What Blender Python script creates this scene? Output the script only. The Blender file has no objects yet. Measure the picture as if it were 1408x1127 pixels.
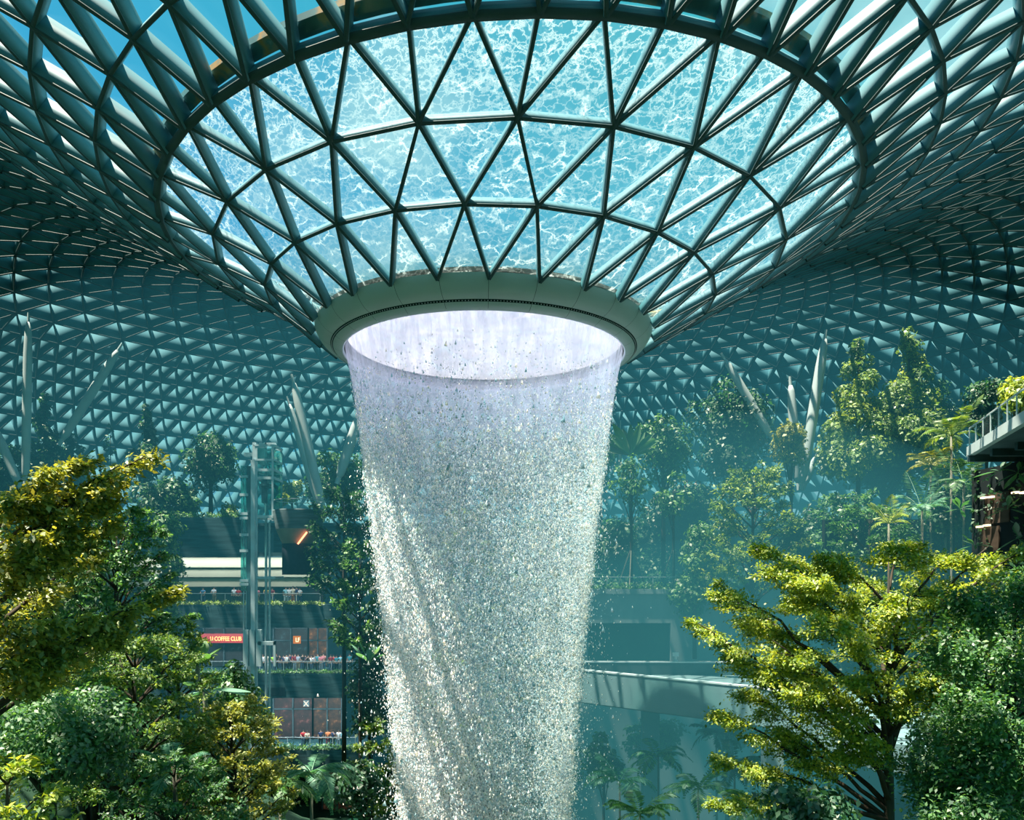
import bpy, bmesh, math, random
import numpy as np
from mathutils import Vector, Matrix
rng = np.random.default_rng(7); random.seed(7)
PI = math.pi
C = bpy.context.scene.collection
F, HZ, CX, CAMX, CAMY = 1050.0, 790.0, 704.0, 1.6, -45.0    # focal length in px of the 1408 wide frame, eye level row

def at(px, py, d):      # a point seen at a frame position, d metres in front of the eye
    return np.array((CAMX + (px-CX)*d/F, CAMY + d, (HZ-py)*d/F))

# ------------------------------------------------------------------ materials
MATS = {}
def nt(name):
    m = bpy.data.materials.new(name); m.use_nodes = True
    t = m.node_tree; t.nodes.clear()
    o = t.nodes.new('ShaderNodeOutputMaterial')
    return m, t, o
def N(t, typ, **kw):
    n = t.nodes.new(typ)
    for k, v in kw.items():
        if k.startswith('i_'):
            key = k[2:]; key = int(key) if key.isdigit() else key.replace('_', ' ')
            n.inputs[key].default_value = v
        else: setattr(n, k, v)
    return n
def L(t, a, b): t.links.new(a, b)
def ramp(t, fac, stops, interp='LINEAR'):
    r = t.nodes.new('ShaderNodeValToRGB'); r.color_ramp.interpolation = interp
    e = r.color_ramp.elements
    while len(e) < len(stops): e.new(0.5)
    for el, (p, c) in zip(e, stops): el.position = p; el.color = (*c, 1) if len(c) == 3 else c
    L(t, fac, r.inputs[0]); return r.outputs[0]
def rgb(h):             # sRGB 0-255 -> linear
    return tuple(((c/255/12.92) if c/255 <= .04045 else ((c/255+.055)/1.055)**2.4) for c in h)

def paint(name, col, rough=.5, var=.25, scale=1.5, metal=0., stretch=(1,1,1), emit=None, es=0.):
    if name in MATS: return MATS[name]
    m, t, o = nt(name)
    b = N(t, 'ShaderNodeBsdfPrincipled'); b.inputs['Roughness'].default_value = rough; b.inputs['Metallic'].default_value = metal; b.inputs['Specular IOR Level'].default_value = .15 if rough > .65 else .4
    tc = N(t, 'ShaderNodeTexCoord'); mp = N(t, 'ShaderNodeMapping'); mp.inputs['Scale'].default_value = stretch
    L(t, tc.outputs['Object'], mp.inputs[0])
    nz = N(t, 'ShaderNodeTexNoise'); nz.inputs['Scale'].default_value = scale; nz.inputs['Detail'].default_value = 4
    L(t, mp.outputs[0], nz.inputs[0])
    lo = tuple(c*(1-var) for c in col); hi = tuple(min(1, c*(1+var)) for c in col)
    L(t, ramp(t, nz.outputs[0], [(.3, lo), (.7, hi)]), b.inputs['Base Color'])
    if emit: b.inputs['Emission Color'].default_value = (*emit, 1); b.inputs['Emission Strength'].default_value = es
    L(t, b.outputs[0], o.inputs[0]); MATS[name] = m; return m

def glow(name, col, s):
    if name in MATS: return MATS[name]
    m, t, o = nt(name)
    e = N(t, 'ShaderNodeEmission'); e.inputs[0].default_value = (*col, 1); e.inputs[1].default_value = s
    L(t, e.outputs[0], o.inputs[0]); MATS[name] = m; return m

def glass(name, tint, refl=.06, body=0., bodycol=(.5,.8,.8)):
    if name in MATS: return MATS[name]
    m, t, o = nt(name)
    tr = N(t, 'ShaderNodeBsdfTransparent'); tr.inputs[0].default_value = (*tint, 1)
    gl = N(t, 'ShaderNodeBsdfGlossy'); gl.inputs['Roughness'].default_value = .05
    mx = N(t, 'ShaderNodeMixShader'); mx.inputs[0].default_value = refl
    L(t, tr.outputs[0], mx.inputs[1]); L(t, gl.outputs[0], mx.inputs[2]); out = mx
    if body:
        df = N(t, 'ShaderNodeBsdfTranslucent'); df.inputs[0].default_value = (*bodycol, 1)
        m2 = N(t, 'ShaderNodeMixShader'); m2.inputs[0].default_value = body
        L(t, mx.outputs[0], m2.inputs[1]); L(t, df.outputs[0], m2.inputs[2]); out = m2
    L(t, out.outputs[0], o.inputs[0]); MATS[name] = m; return m

def leafmat(name, dark, mid, bright, trans=.48, gloss=.07):
    if name in MATS: return MATS[name]
    m, t, o = nt(name)
    a = N(t, 'ShaderNodeAttribute', attribute_name='rnd')
    dark, mid, bright = (tuple(min(.8, c*1.4) for c in q) for q in (dark, mid, bright))
    col = ramp(t, a.outputs['Fac'], [(0., dark), (.5, mid), (1., bright)])
    d = N(t, 'ShaderNodeBsdfDiffuse'); L(t, col, d.inputs[0])
    tl = N(t, 'ShaderNodeBsdfTranslucent')
    g = N(t, 'ShaderNodeMixRGB', blend_type='MULTIPLY'); g.inputs[0].default_value = 1; g.inputs[2].default_value = (1.35, 1.15, .45, 1)
    L(t, col, g.inputs[1]); L(t, g.outputs[0], tl.inputs[0])
    mx = N(t, 'ShaderNodeMixShader'); mx.inputs[0].default_value = trans
    L(t, d.outputs[0], mx.inputs[1]); L(t, tl.outputs[0], mx.inputs[2])
    gl = N(t, 'ShaderNodeBsdfGlossy'); gl.inputs['Roughness'].default_value = .52; gl.inputs[0].default_value = (.9, .95, .85, 1)
    m2 = N(t, 'ShaderNodeMixShader'); m2.inputs[0].default_value = gloss
    L(t, mx.outputs[0], m2.inputs[1]); L(t, gl.outputs[0], m2.inputs[2])
    L(t, m2.outputs[0], o.inputs[0]); MATS[name] = m; return m

# ------------------------------------------------------------------ meshes
def np_mesh(name, V, Fc, mats, smooth=False, midx=None, attrs=None):
    V = np.asarray(V, dtype=np.float32)
    me = bpy.data.meshes.new(name)
    me.vertices.add(len(V)); me.vertices.foreach_set('co', V.ravel())
    faces = Fc if isinstance(Fc, list) else [Fc]
    faces = [np.asarray(f, dtype=np.int32) for f in faces if len(f)]
    nl = sum(f.size for f in faces); npol = sum(len(f) for f in faces)
    me.loops.add(nl); me.polygons.add(npol)
    me.loops.foreach_set('vertex_index', np.concatenate([f.ravel() for f in faces]))
    tot = np.concatenate([np.full(len(f), f.shape[1], dtype=np.int32) for f in faces])
    st = np.concatenate([[0], np.cumsum(tot)[:-1]]).astype(np.int32)
    me.polygons.foreach_set('loop_start', st); me.polygons.foreach_set('loop_total', tot)
    if smooth: me.polygons.foreach_set('use_smooth', np.ones(npol, dtype=bool))
    if midx is not None: me.polygons.foreach_set('material_index', np.asarray(midx, dtype=np.int32))
    for m in (mats if isinstance(mats, (list, tuple)) else [mats]): me.materials.append(m)
    for k, a in (attrs or {}).items():
        a = np.asarray(a, dtype=np.float32)
        at_ = me.attributes.new(k, 'FLOAT' if a.ndim == 1 else 'FLOAT_VECTOR', 'POINT')
        at_.data.foreach_set('value' if a.ndim == 1 else 'vector', a.ravel())
    me.update(calc_edges=True); me.validate()
    return me

def obj(name, me, parent=None):
    o = bpy.data.objects.new(name, me); C.objects.link(o)
    if parent is not None: o.parent = parent
    return o
def tag(o, label=None, cat=None, group=None, kind=None):
    if label: o['label'] = label
    if cat: o['category'] = cat
    if group: o['group'] = group
    if kind: o['kind'] = kind
    return o
def thing(name, label, cat, loc=(0, 0, 0), rz=0., group=None, kind=None):
    o = bpy.data.objects.new(name, None); C.objects.link(o)
    o.empty_display_size = .2
    o.location = loc; o.rotation_euler = (0, 0, rz)
    return tag(o, label, cat, group, kind)

class MB:
    """collects boxes, tubes, lathes, prisms; build() links ONE mesh"""
    def __init__(s): s.v = []; s.f = []; s.m = []; s.n = 0; s.mi = 0
    def add(s, vs, fs):
        b = s.n; s.v.extend([tuple(map(float, q)) for q in vs]); s.n += len(vs)
        for f in fs: s.f.append(tuple(b+i for i in f)); s.m.append(s.mi)
    def box(s, x0, x1, y0, y1, z0, z1):
        v = [(x0,y0,z0),(x1,y0,z0),(x1,y1,z0),(x0,y1,z0),(x0,y0,z1),(x1,y0,z1),(x1,y1,z1),(x0,y1,z1)]
        s.add(v, [(0,3,2,1),(4,5,6,7),(0,1,5,4),(1,2,6,5),(2,3,7,6),(3,0,4,7)])
    def bar(s, a, b, w, h, up=(0,0,1)):
        a = Vector(a); b = Vector(b); t = (b-a).normalized(); u = Vector(up)
        sd = t.cross(u)
        if sd.length < 1e-4: sd = t.cross(Vector((0,1,0)))
        sd.normalize(); u = sd.cross(t).normalized()
        vs = [p + sd*w*.5*i + u*h*.5*j for p in (a, b) for i, j in ((-1,-1),(1,-1),(1,1),(-1,1))]
        s.add(vs, [(3,2,1,0),(4,5,6,7),(0,1,5,4),(1,2,6,5),(2,3,7,6),(3,0,4,7)])
    def tube(s, pts, rad, n=6, cap=True):
        pts = [Vector(p) for p in pts]
        if not hasattr(rad, '__len__'): rad = [rad]*len(pts)
        vs = []
        for i, p in enumerate(pts):
            t = (pts[min(i+1, len(pts)-1)] - pts[max(i-1, 0)])
            if t.length < 1e-6: t = Vector((0,0,1))
            t.normalize()
            u = t.cross(Vector((.37,.61,.7))).normalized(); w = t.cross(u)
            for k in range(n):
                a = 2*PI*k/n; vs.append(p + (u*math.cos(a) + w*math.sin(a))*rad[i])
        fs = [(i*n+k, i*n+(k+1) % n, (i+1)*n+(k+1) % n, (i+1)*n+k) for i in range(len(pts)-1) for k in range(n)]
        if cap: fs += [tuple(range(n-1, -1, -1)), tuple((len(pts)-1)*n+k for k in range(n))]
        s.add(vs, fs)
    def lathe(s, prof, n=32, c=(0,0,0), a0=0., a1=2*PI, close=True):
        vs = []
        full = abs(a1-a0-2*PI) < 1e-6; m = n if full else n+1
        for k in range(m):
            a = a0 + (a1-a0)*k/n
            for r, z in prof: vs.append((c[0]+r*math.cos(a), c[1]+r*math.sin(a), c[2]+z))
        P = len(prof); fs = []
        for k in range(n):
            k2 = (k+1) % m
            for i in range(P-1): fs.append((k*P+i, k2*P+i, k2*P+i+1, k*P+i+1))
        s.add(vs, fs)
    def prism(s, poly, z0, z1):
        n = len(poly); vs = [(x, y, z0) for x, y in poly] + [(x, y, z1) for x, y in poly]
        s.add(vs, [tuple(range(n-1, -1, -1)), tuple(range(n, 2*n))] + [(i, (i+1) % n, n+(i+1) % n, n+i) for i in range(n)])
    def mesh(s, name, mats, smooth=False):
        me = bpy.data.meshes.new(name); me.from_pydata(s.v, [], s.f)
        for m in (mats if isinstance(mats, (list, tuple)) else [mats]): me.materials.append(m)
        me.polygons.foreach_set('material_index', s.m)
        if smooth: me.polygons.foreach_set('use_smooth', [True]*len(s.f))
        me.update(); return me
    def build(s, name, mats, parent=None, smooth=False): return obj(name, s.mesh(name, mats, smooth), parent)

def unit(a): return a / np.maximum(np.linalg.norm(a, axis=-1, keepdims=True), 1e-9)

def copy_tree(o, parent=None):
    c = o.copy(); C.objects.link(c)
    if parent is not None: c.parent = parent
    for ch in list(o.children): copy_tree(ch, c)
    return c
GAL = 300.; EXPO = 0.5; SKY = .62; SUN = 14.; SUNDIR = (.30, .10, -.945); GAMMA = 1.12; LS = 1.22
STEEL = (.075,.20,.24); STEEL_SHADE = (.03,.06,.065)
WDENS = (.40, .26, .26); NDROPS = 300000
MISTS = [('valley_mist', 'teal haze of spray hanging in the valley right of the waterfall', (20, 24, -6), (26, 28, 20), .009, (.038,.22,.24), 1.0),
         ('valley_mist', 'denser low teal haze between the waterfall and the guideway bridge', (16, 20, -12), (17, 18, 15), .012, (.024,.165,.18), 1.0),
         ('distant_haze', 'thin blue haze in the far half of the dome', (0, 58, 8), (85, 52, 32), .0060, (.028,.20,.25), 1.0)]
# ------------------------------------------------------------------ camera, sky, sun
cam = bpy.data.cameras.new('camera'); co = bpy.data.objects.new('camera', cam); C.objects.link(co)
co.location = (CAMX, CAMY, 0); co.rotation_euler = (PI/2, 0, 0)
cam.sensor_width = 36; cam.lens = F/1408*36; cam.shift_y = (HZ-563.5)/1408; cam.clip_end = 2000
bpy.context.scene.camera = co
sc = bpy.context.scene
sc.view_settings.view_transform = 'Standard'; sc.view_settings.look = 'None'; sc.view_settings.exposure = EXPO; sc.view_settings.gamma = GAMMA
cy = sc.cycles
cy.max_bounces = 7; cy.diffuse_bounces = 3; cy.glossy_bounces = 2; cy.transmission_bounces = 3; cy.transparent_max_bounces = 24
cy.caustics_reflective = False; cy.caustics_refractive = False; cy.sample_clamp_indirect = 4; cy.volume_bounces = 0

w = bpy.data.worlds.new('sky'); sc.world = w; w.use_nodes = True
t = w.node_tree; t.nodes.clear()
wo = N(t, 'ShaderNodeOutputWorld'); bg = N(t, 'ShaderNodeBackground'); L(t, bg.outputs[0], wo.inputs[0])
tc = N(t, 'ShaderNodeTexCoord'); sep = N(t, 'ShaderNodeSeparateXYZ'); L(t, tc.outputs['Generated'], sep.inputs[0])
grad = ramp(t, sep.outputs[2], [(0., (.03,.20,.24)), (.05, (.06,.40,.52)), (.25, (.07,.48,.63)), (.40, (.07,.56,.74)), (.60, (.06,.58,.70)), (1., (.03,.44,.62))])
mp = N(t, 'ShaderNodeMapping'); mp.inputs['Scale'].default_value = (1, 1, 1.6); L(t, tc.outputs['Generated'], mp.inputs[0])
nz = N(t, 'ShaderNodeTexNoise'); nz.inputs['Scale'].default_value = 3.4; nz.inputs['Detail'].default_value = 7; nz.inputs['Roughness'].default_value = .55
L(t, mp.outputs[0], nz.inputs[0])
cl = ramp(t, nz.outputs[0], [(.50, (0,0,0)), (.72, (1,1,1))])
side = ramp(t, N(t, 'ShaderNodeMath', operation='MULTIPLY_ADD', i_1=.5, i_2=.5).outputs[0], [(.25, (.72,.80,1.12)), (.55, (1,1,1)), (.8, (1.15,1.05,.95))]); L(t, sep.outputs[0], side.node.inputs[0].links[0].from_node.inputs[0])
gm = N(t, 'ShaderNodeMixRGB', blend_type='MULTIPLY'); gm.inputs[0].default_value = 1; L(t, grad, gm.inputs[1]); L(t, side, gm.inputs[2]); grad = gm.outputs[0]
mx = N(t, 'ShaderNodeMixRGB'); L(t, cl, mx.inputs[0]); L(t, grad, mx.inputs[1]); mx.inputs[2].default_value = (.52, .95, .98, 1)
L(t, mx.outputs[0], bg.inputs[0]); bg.inputs[1].default_value = SKY

sd = bpy.data.lights.new('sun', 'SUN'); sd.energy = SUN; sd.color = (1., .88, .70); sd.angle = .012
so = bpy.data.objects.new('sun', sd); C.objects.link(so)
so.rotation_euler = Vector(SUNDIR).to_track_quat('-Z', 'Y').to_euler()

# ------------------------------------------------------------------ roof surface
RP = [(9.55,13.95),(12.5,16.05),(15.6,17.85),(18.6,19.7),(21.4,21.5),(25,23.5),(30,26.0),(36,28.2),(42,29.3),(48,29.2),(54,27.9),(60,25.5),(66,22.0),(72,17.5),(78,11.8),(84,4.8),(87,.5)]
RX = np.array([p[0] for p in RP]); RZ = np.array([p[1] for p in RP])
def catmull(x, X, Z):
    i = int(np.clip(np.searchsorted(X, x)-1, 0, len(X)-2)); h = X[i+1]-X[i]; u = (x-X[i])/h
    def sl(k):
        if k <= 0: return (Z[1]-Z[0])/(X[1]-X[0])
        if k >= len(X)-1: return (Z[-1]-Z[-2])/(X[-1]-X[-2])
        return (Z[k+1]-Z[k-1])/(X[k+1]-X[k-1])
    a, b = sl(i)*h, sl(i+1)*h
    return (2*u**3-3*u*u+1)*Z[i] + (u**3-2*u*u+u)*a + (-2*u**3+3*u*u)*Z[i+1] + (u**3-u*u)*b
def cxo(R): return float(np.interp(R, [9.55, 12.5, 15.6, 18.6, 23, 36, 90], [0, .45, .95, 1.5, 2.2, 2.8, 2.8]))
def tilt(R): return float(np.interp(R, [9.55, 12.5, 15.6, 18.6, 22, 30, 50], [0, 0, .015, .045, .055, .03, 0]))
def surf(R, phi):       # phi = 0 towards the viewer (-Y), positive to +X
    x = R*math.sin(phi); y = -R*math.cos(phi)
    return np.array((cxo(R)+x, y, catmull(R, RX, RZ) + tilt(R)*x))
def nrm_in(R, phi):     # unit normal into the room
    e = .05; du = surf(R+e, phi)-surf(R-e, phi); dv = surf(R, phi+.002)-surf(R, phi-.002)
    n = np.cross(du, dv); n /= np.linalg.norm(n)
    return n if n[2] < 0 else -n

steel = paint('roof_steel', STEEL, .55, .12, .4)
edge = paint('roof_steel_shade', STEEL_SHADE, .6, .1, .5)
dimmed_steel = paint('dimmed_roof_steel', (.048,.155,.19), .7, .1, .4)  # roof steel copied darker to hold down its sunlit webs
roof_glass = glass('roof_glass', (.92, .97, .985), .05)

def beams(A, B, NA, NB, w, d, off=.03):
    """box beams standing on the inner side of the glass -> verts, quads, material index"""
    A = np.asarray(A); B = np.asarray(B); NA = np.asarray(NA); NB = np.asarray(NB)
    T = unit(B-A); nm = unit(NA+NB); d = np.asarray(d, float).reshape(-1, 1); S = unit(np.cross(T, nm))*w/2
    vs = np.stack([A+NA*off-S, A+NA*off+S, A+NA*d+S, A+NA*d-S, B+NB*off-S, B+NB*off+S, B+NB*d+S, B+NB*d-S], 1)
    M = len(A); base = (np.arange(M)*8)[:, None]
    q = np.array([(0,1,5,4),(1,2,6,5),(2,3,7,6),(3,0,4,7)])
    f = (base[:, :, None] + q[None]).reshape(-1, 4)
    # bottom flange: a thin strip a little wider than the web, its shadow painted dark
    S2 = S*1.03
    v2 = np.stack([A+NA*d-S2, A+NA*d+S2, A+NA*(d+.05)+S2, A+NA*(d+.05)-S2, B+NB*d-S2, B+NB*d+S2, B+NB*(d+.05)+S2, B+NB*(d+.05)-S2], 1)
    f2 = f + M*8
    V_ = np.concatenate([vs.reshape(-1, 3), v2.reshape(-1, 3)])
    return V_, np.concatenate([f, f2]), np.concatenate([np.zeros(len(f)), np.ones(len(f2))])

def ring(R, n, ph0): return [surf(R, ph0+2*PI*j/n) for j in range(n)], [nrm_in(R, ph0+2*PI*j/n) for j in range(n)]

# --- funnel: four node rings
PH = math.radians(3.1)
fr = [ring(9.62, 26, PH), ring(12.5, 26, PH+PI/26), ring(15.6, 26, PH), ring(18.6, 52, PH)]
funnel = thing('glass_funnel', 'inverted glass funnel hanging from the roof, sheeted with running water above the waterfall', 'glass funnel')
diag = []       # (a, b, na, nb)
tri = []        # panes: (point, uv)
def uvp(k, ph): return (ph, k)
def pane(*idx):
    P = []; U = []
    for k, j in idx:
        n = len(fr[k][0]); P.append(fr[k][0][j % n])
        off = [PH, PH+PI/26, PH, PH][k]; ph = off + 2*PI*j/n
        U.append((math.sin(ph)*[9.62,12.5,15.6,18.6][k], -math.cos(ph)*[9.62,12.5,15.6,18.6][k], float(k)))
    tri.append((P, U))
def strut(k1, j1, k2, j2):
    a, b = fr[k1], fr[k2]; j1 %= len(a[0]); j2 %= len(b[0])
    diag.append((a[0][j1], b[0][j2], a[1][j1], b[1][j2]))
for j in range(26):
    strut(0, j, 1, j); strut(0, j, 1, j-1); pane((0, j), (1, j), (1, j-1)); pane((0, j), (0, j+1), (1, j))
    strut(1, j, 2, j); strut(1, j, 2, j+1); pane((1, j), (2, j), (2, j+1)); pane((1, j), (1, j+1), (2, j+1))
    strut(2, j, 3, 2*j-1); strut(2, j, 3, 2*j); strut(2, j, 3, 2*j+1)
    pane((2, j), (3, 2*j-1), (3, 2*j)); pane((2, j), (3, 2*j), (3, 2*j+1)); pane((2, j), (2, j+1), (3, 2*j+1))
diag.sort(key=lambda q: (q[0]+q[1])[1])
for i, q in enumerate(diag[:96]):
    V_, f_, mi = beams([q[0]], [q[1]], [q[2]], [q[3]], .14, .50)
    obj('strut', np_mesh('strut', V_, f_, [steel, edge], midx=mi), funnel)
q = diag[96:]
V_, f_, mi = beams(*[np.array([r[i] for r in q]) for i in range(4)], .14, .50)
tag(obj('far_struts', np_mesh('far_struts', V_, f_, [steel, edge], midx=mi), funnel), kind='stuff')
for k in range(1, 4):
    P, Q = fr[k]; w_, d_ = (.14, .48) if k < 3 else (.34, .62)
    V_, f_, mi = beams(P, P[1:]+P[:1], Q, Q[1:]+Q[:1], w_, d_)
    obj('ring_beam', np_mesh('ring_beam', V_, f_, [steel, edge], midx=mi), funnel)

# water running down the funnel glass: wavy white crests over see-through blue
m, t, o = nt('running_water_on_glass')
a = N(t, 'ShaderNodeAttribute', attribute_name='fuv'); se = N(t, 'ShaderNodeSeparateXYZ'); L(t, a.outputs['Vector'], se.inputs[0])
wn = N(t, 'ShaderNodeTexNoise', i_Scale=1.3, i_Detail=7., i_Roughness=.68); L(t, a.outputs['Vector'], wn.inputs[0])
mulv = N(t, 'ShaderNodeVectorMath', operation='MULTIPLY_ADD'); mulv.inputs[1].default_value = (1.6, 1.6, .38)
L(t, wn.outputs['Color'], mulv.inputs[0]); L(t, a.outputs['Vector'], mulv.inputs[2])
mpv = N(t, 'ShaderNodeMapping'); mpv.inputs['Scale'].default_value = (.75, .75, 4.6); L(t, mulv.outputs[0], mpv.inputs[0])
vo = N(t, 'ShaderNodeTexVoronoi', feature='DISTANCE_TO_EDGE', i_Scale=1.05); L(t, mpv.outputs[0], vo.inputs[0])
vo2 = N(t, 'ShaderNodeTexVoronoi', feature='DISTANCE_TO_EDGE', i_Scale=2.3); L(t, mpv.outputs[0], vo2.inputs[0])
l1 = ramp(t, vo.outputs['Distance'], [(0, (1,1,1)), (.03, (.5,.5,.5)), (.08, (0,0,0))])
l2 = ramp(t, vo2.outputs['Distance'], [(0, (.8,.8,.8)), (.05, (.3,.3,.3)), (.11, (0,0,0))])
brk = N(t, 'ShaderNodeTexNoise', i_Scale=1.5, i_Detail=5.); L(t, a.outputs['Vector'], brk.inputs[0])
br1 = ramp(t, brk.outputs[0], [(.40, (.03,.03,.03)), (.60, (1,1,1))])
kz = ramp(t, N(t, 'ShaderNodeMath', operation='DIVIDE', i_1=3.).outputs[0], [(0, (.2,.2,.2)), (.62, (.35,.35,.35)), (1, (1,1,1))])
L(t, se.outputs[2], kz.node.inputs[0].links[0].from_node.inputs[0])
l2m = N(t, 'ShaderNodeMath', operation='MULTIPLY'); L(t, l2, l2m.inputs[0]); L(t, kz, l2m.inputs[1])
l1m = N(t, 'ShaderNodeMath', operation='MULTIPLY'); L(t, l1, l1m.inputs[0]); L(t, br1, l1m.inputs[1])
mxl = N(t, 'ShaderNodeMath', operation='MAXIMUM'); L(t, l1m.outputs[0], mxl.inputs[0]); L(t, l2m.outputs[0], mxl.inputs[1])
fac = N(t, 'ShaderNodeMath', operation='MULTIPLY_ADD', i_1=.62, i_2=.02); L(t, mxl.outputs[0], fac.inputs[0])
tr = N(t, 'ShaderNodeBsdfTransparent'); tcol = ramp(t, N(t, 'ShaderNodeMath', operation='DIVIDE', i_1=3.).outputs[0], [(0, (.35,.62,.60)), (.10, (.83,.93,.98)), (1, (.87,.95,.99))])
L(t, se.outputs[2], tcol.node.inputs[0].links[0].from_node.inputs[0])
L(t, tcol, tr.inputs[0])
tl = N(t, 'ShaderNodeBsdfTranslucent'); tl.inputs[0].default_value = (.55, .68, .68, 1)
em = N(t, 'ShaderNodeBsdfDiffuse'); em.inputs[0].default_value = (.6, .75, .8, 1)
ad = N(t, 'ShaderNodeMixShader', i_0=.25); L(t, tl.outputs[0], ad.inputs[1]); L(t, em.outputs[0], ad.inputs[2])
mx = N(t, 'ShaderNodeMixShader'); L(t, fac.outputs[0], mx.inputs[0]); L(t, tr.outputs[0], mx.inputs[1]); L(t, ad.outputs[0], mx.inputs[2])
L(t, mx.outputs[0], o.inputs[0]); film_mat = m
Vt = np.array([p for P, U in tri for p in P]); Ut = np.array([u for P, U in tri for u in U])
ft = np.arange(len(Vt)).reshape(-1, 3)
obj('glazing', np_mesh('glazing', Vt, ft, roof_glass), funnel)
film = obj('water_film', np_mesh('water_film', Vt+np.array((0, 0, .05)), ft, film_mat, attrs={'fuv': Ut}))
tag(film, 'thin rippling sheet of water with white crests running down the funnel glass', 'water')

# gutter trough round the rim, grimy inside
m, t, o = nt('gutter_grime')
b = N(t, 'ShaderNodeBsdfPrincipled', i_Roughness=.5); tcn = N(t, 'ShaderNodeTexCoord')
n1 = N(t, 'ShaderNodeTexNoise', i_Scale=.55, i_Detail=6.); L(t, tcn.outputs['Object'], n1.inputs[0])
L(t, ramp(t, n1.outputs[0], [(.3, (.02,.09,.10)), (.52, (.05,.16,.17)), (.60, (.40,.22,.06)), (.68, (.06,.16,.16)), (.8, (.35,.6,.6))]), b.inputs['Base Color'])
L(t, b.outputs[0], o.inputs[0])
g = MB(); n = 104
for k in range(n):
    p0, p1 = 2*PI*k/n, 2*PI*(k+1)/n
    def q(R, dz, p): v = surf(R, p); return (v[0], v[1], v[2]+dz)
    prof = [(18.75, .05), (18.75, .3), (19.25, .3), (19.25, .05)]
    vs = [q(R-.0, dz, p) for p in (p0, p1) for R, dz in prof]
    g.add(vs, [(0,1,5,4),(1,2,6,5),(2,3,7,6),(3,0,4,7)])
g.build('gutter', m, funnel)

# oculus ring: panelled bull-nose band, dark slot, inner soffit band
ringm = paint('oculus_panel', (.50,.56,.53), .5, .06, .3)
oring = thing('oculus_ring', None, None); oring.parent = funnel
dark = paint('dark_gap', (.02,.03,.03), .8, .1)
def ringseg(name, prof, n, gap, mat):
    b = MB()
    for k in range(n):
        b.lathe(prof, 6, (0, 0, 0), -PI/2+PH+2*PI*k/n+gap, -PI/2+PH+2*PI*(k+1)/n-gap)
    return b.build(name, mat, oring, smooth=True)
def arc(p0, p1, bulge, n=8):
    out = []
    for i in range(n+1):
        u = i/n; x = p0[0]+(p1[0]-p0[0])*u; z = p0[1]+(p1[1]-p0[1])*u
        k = 4*u*(1-u)*bulge; dx, dz = p1[0]-p0[0], p1[1]-p0[1]; l = math.hypot(dx, dz)
        out.append((x - dz/l*k, z + dx/l*k))
    return out
ringseg('outer_band', arc((9.72, 14.0), (8.86, 13.06), .16), 26, .0011, ringm)
ringseg('soffit_band', arc((8.72, 12.98), (8.2, 12.74), .05), 26, .0011, ringm)
b = MB(); b.lathe([(9.66, 14.02), (9.5, 13.6), (8.84, 13.2), (8.7, 13.1), (8.24, 12.9), (8.06, 12.86), (8.04, 13.9), (9.55, 14.1)], 104); b.build('backing', dark, oring, True)
b = MB()
for k in range(360):
    a_ = 2*PI*k/360; b.box(8.79*math.cos(a_)-.02, 8.79*math.cos(a_)+.02, 8.79*math.sin(a_)-.02, 8.79*math.sin(a_)+.02, 12.99, 13.03)
tag(b.build('slot_vents', ringm, oring), kind='stuff')
b = MB(); b.lathe([(8.2, 12.74), (8.12, 12.76), (8.08, 13.3), (8.3, 13.9), (9.6, 14.3)], 104); b.build('spill_lip', paint('spill_lip', (.75,.78,.85), .3, .05), oring, True)

# --- the rest of the toroidal roof: node rings with doubling of the count on the way out
rings = []      # (R, n, phase)
Rs = [21.5, 24.2, 27.2, 30.3]; R = 30.3
while R < 86:
    sl = abs(catmull(min(R+1, 87), RX, RZ) - catmull(R, RX, RZ)); R += 3.0/math.sqrt(1+sl*sl); Rs.append(R)
Rs = [r for r in Rs if r < 87.0]
ph = PH; prev = 52
ringsN = [(18.6, 52, PH)]
for r in Rs:
    nn = 52 if r < 30 else (104 if r < 57 else 208)
    ringsN.append((r, nn, None))
A = []; B = []; NA = []; NB = []; PT = []; ringA = []
def data(R, n, p): return ring(R, n, p)
cur = ring(18.6, 52, PH); curp = PH; curn = 52; curR = 18.6
for (R, n, _) in ringsN[1:]:
    if n == curn:
        p = curp + PI/n; nx = ring(R, n, p)
        for j in range(n):
            a, bq, c2 = cur[0][j], nx[0][j], nx[0][(j-1) % n]
            A += [a, a]; B += [bq, c2]; NA += [cur[1][j]]*2; NB += [nx[1][j], nx[1][(j-1) % n]]
            PT += [(a, bq, c2), (a, cur[0][(j+1) % n], bq)]
    else:
        p = curp; nx = ring(R, n, p)
        for j in range(curn):
            a = cur[0][j]
            for k in (-1, 0, 1):
                A.append(a); B.append(nx[0][(2*j+k) % n]); NA.append(cur[1][j]); NB.append(nx[1][(2*j+k) % n])
            PT += [(a, nx[0][(2*j-1) % n], nx[0][2*j]), (a, nx[0][2*j], nx[0][(2*j+1) % n]), (a, nx[0][(2*j+1) % n], cur[0][(j+1) % curn])]
    for j in range(n):
        A.append(nx[0][j]); B.append(nx[0][(j+1) % n]); NA.append(nx[1][j]); NB.append(nx[1][(j+1) % n])
    cur, curp, curn, curR = nx, p, n, R
A, B, NA, NB = map(np.array, (A, B, NA, NB))
ceil = obj('ceiling', np_mesh('ceiling', np.array(PT).reshape(-1, 3), np.arange(len(PT)*3).reshape(-1, 3), roof_glass))
tag(ceil, 'doughnut shaped glass roof of triangular panes curving up from the funnel and down behind the trees', kind='structure')
rad = np.hypot(((A+B)/2)[:, 0], ((A+B)/2)[:, 1])
near = rad < 29
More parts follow.
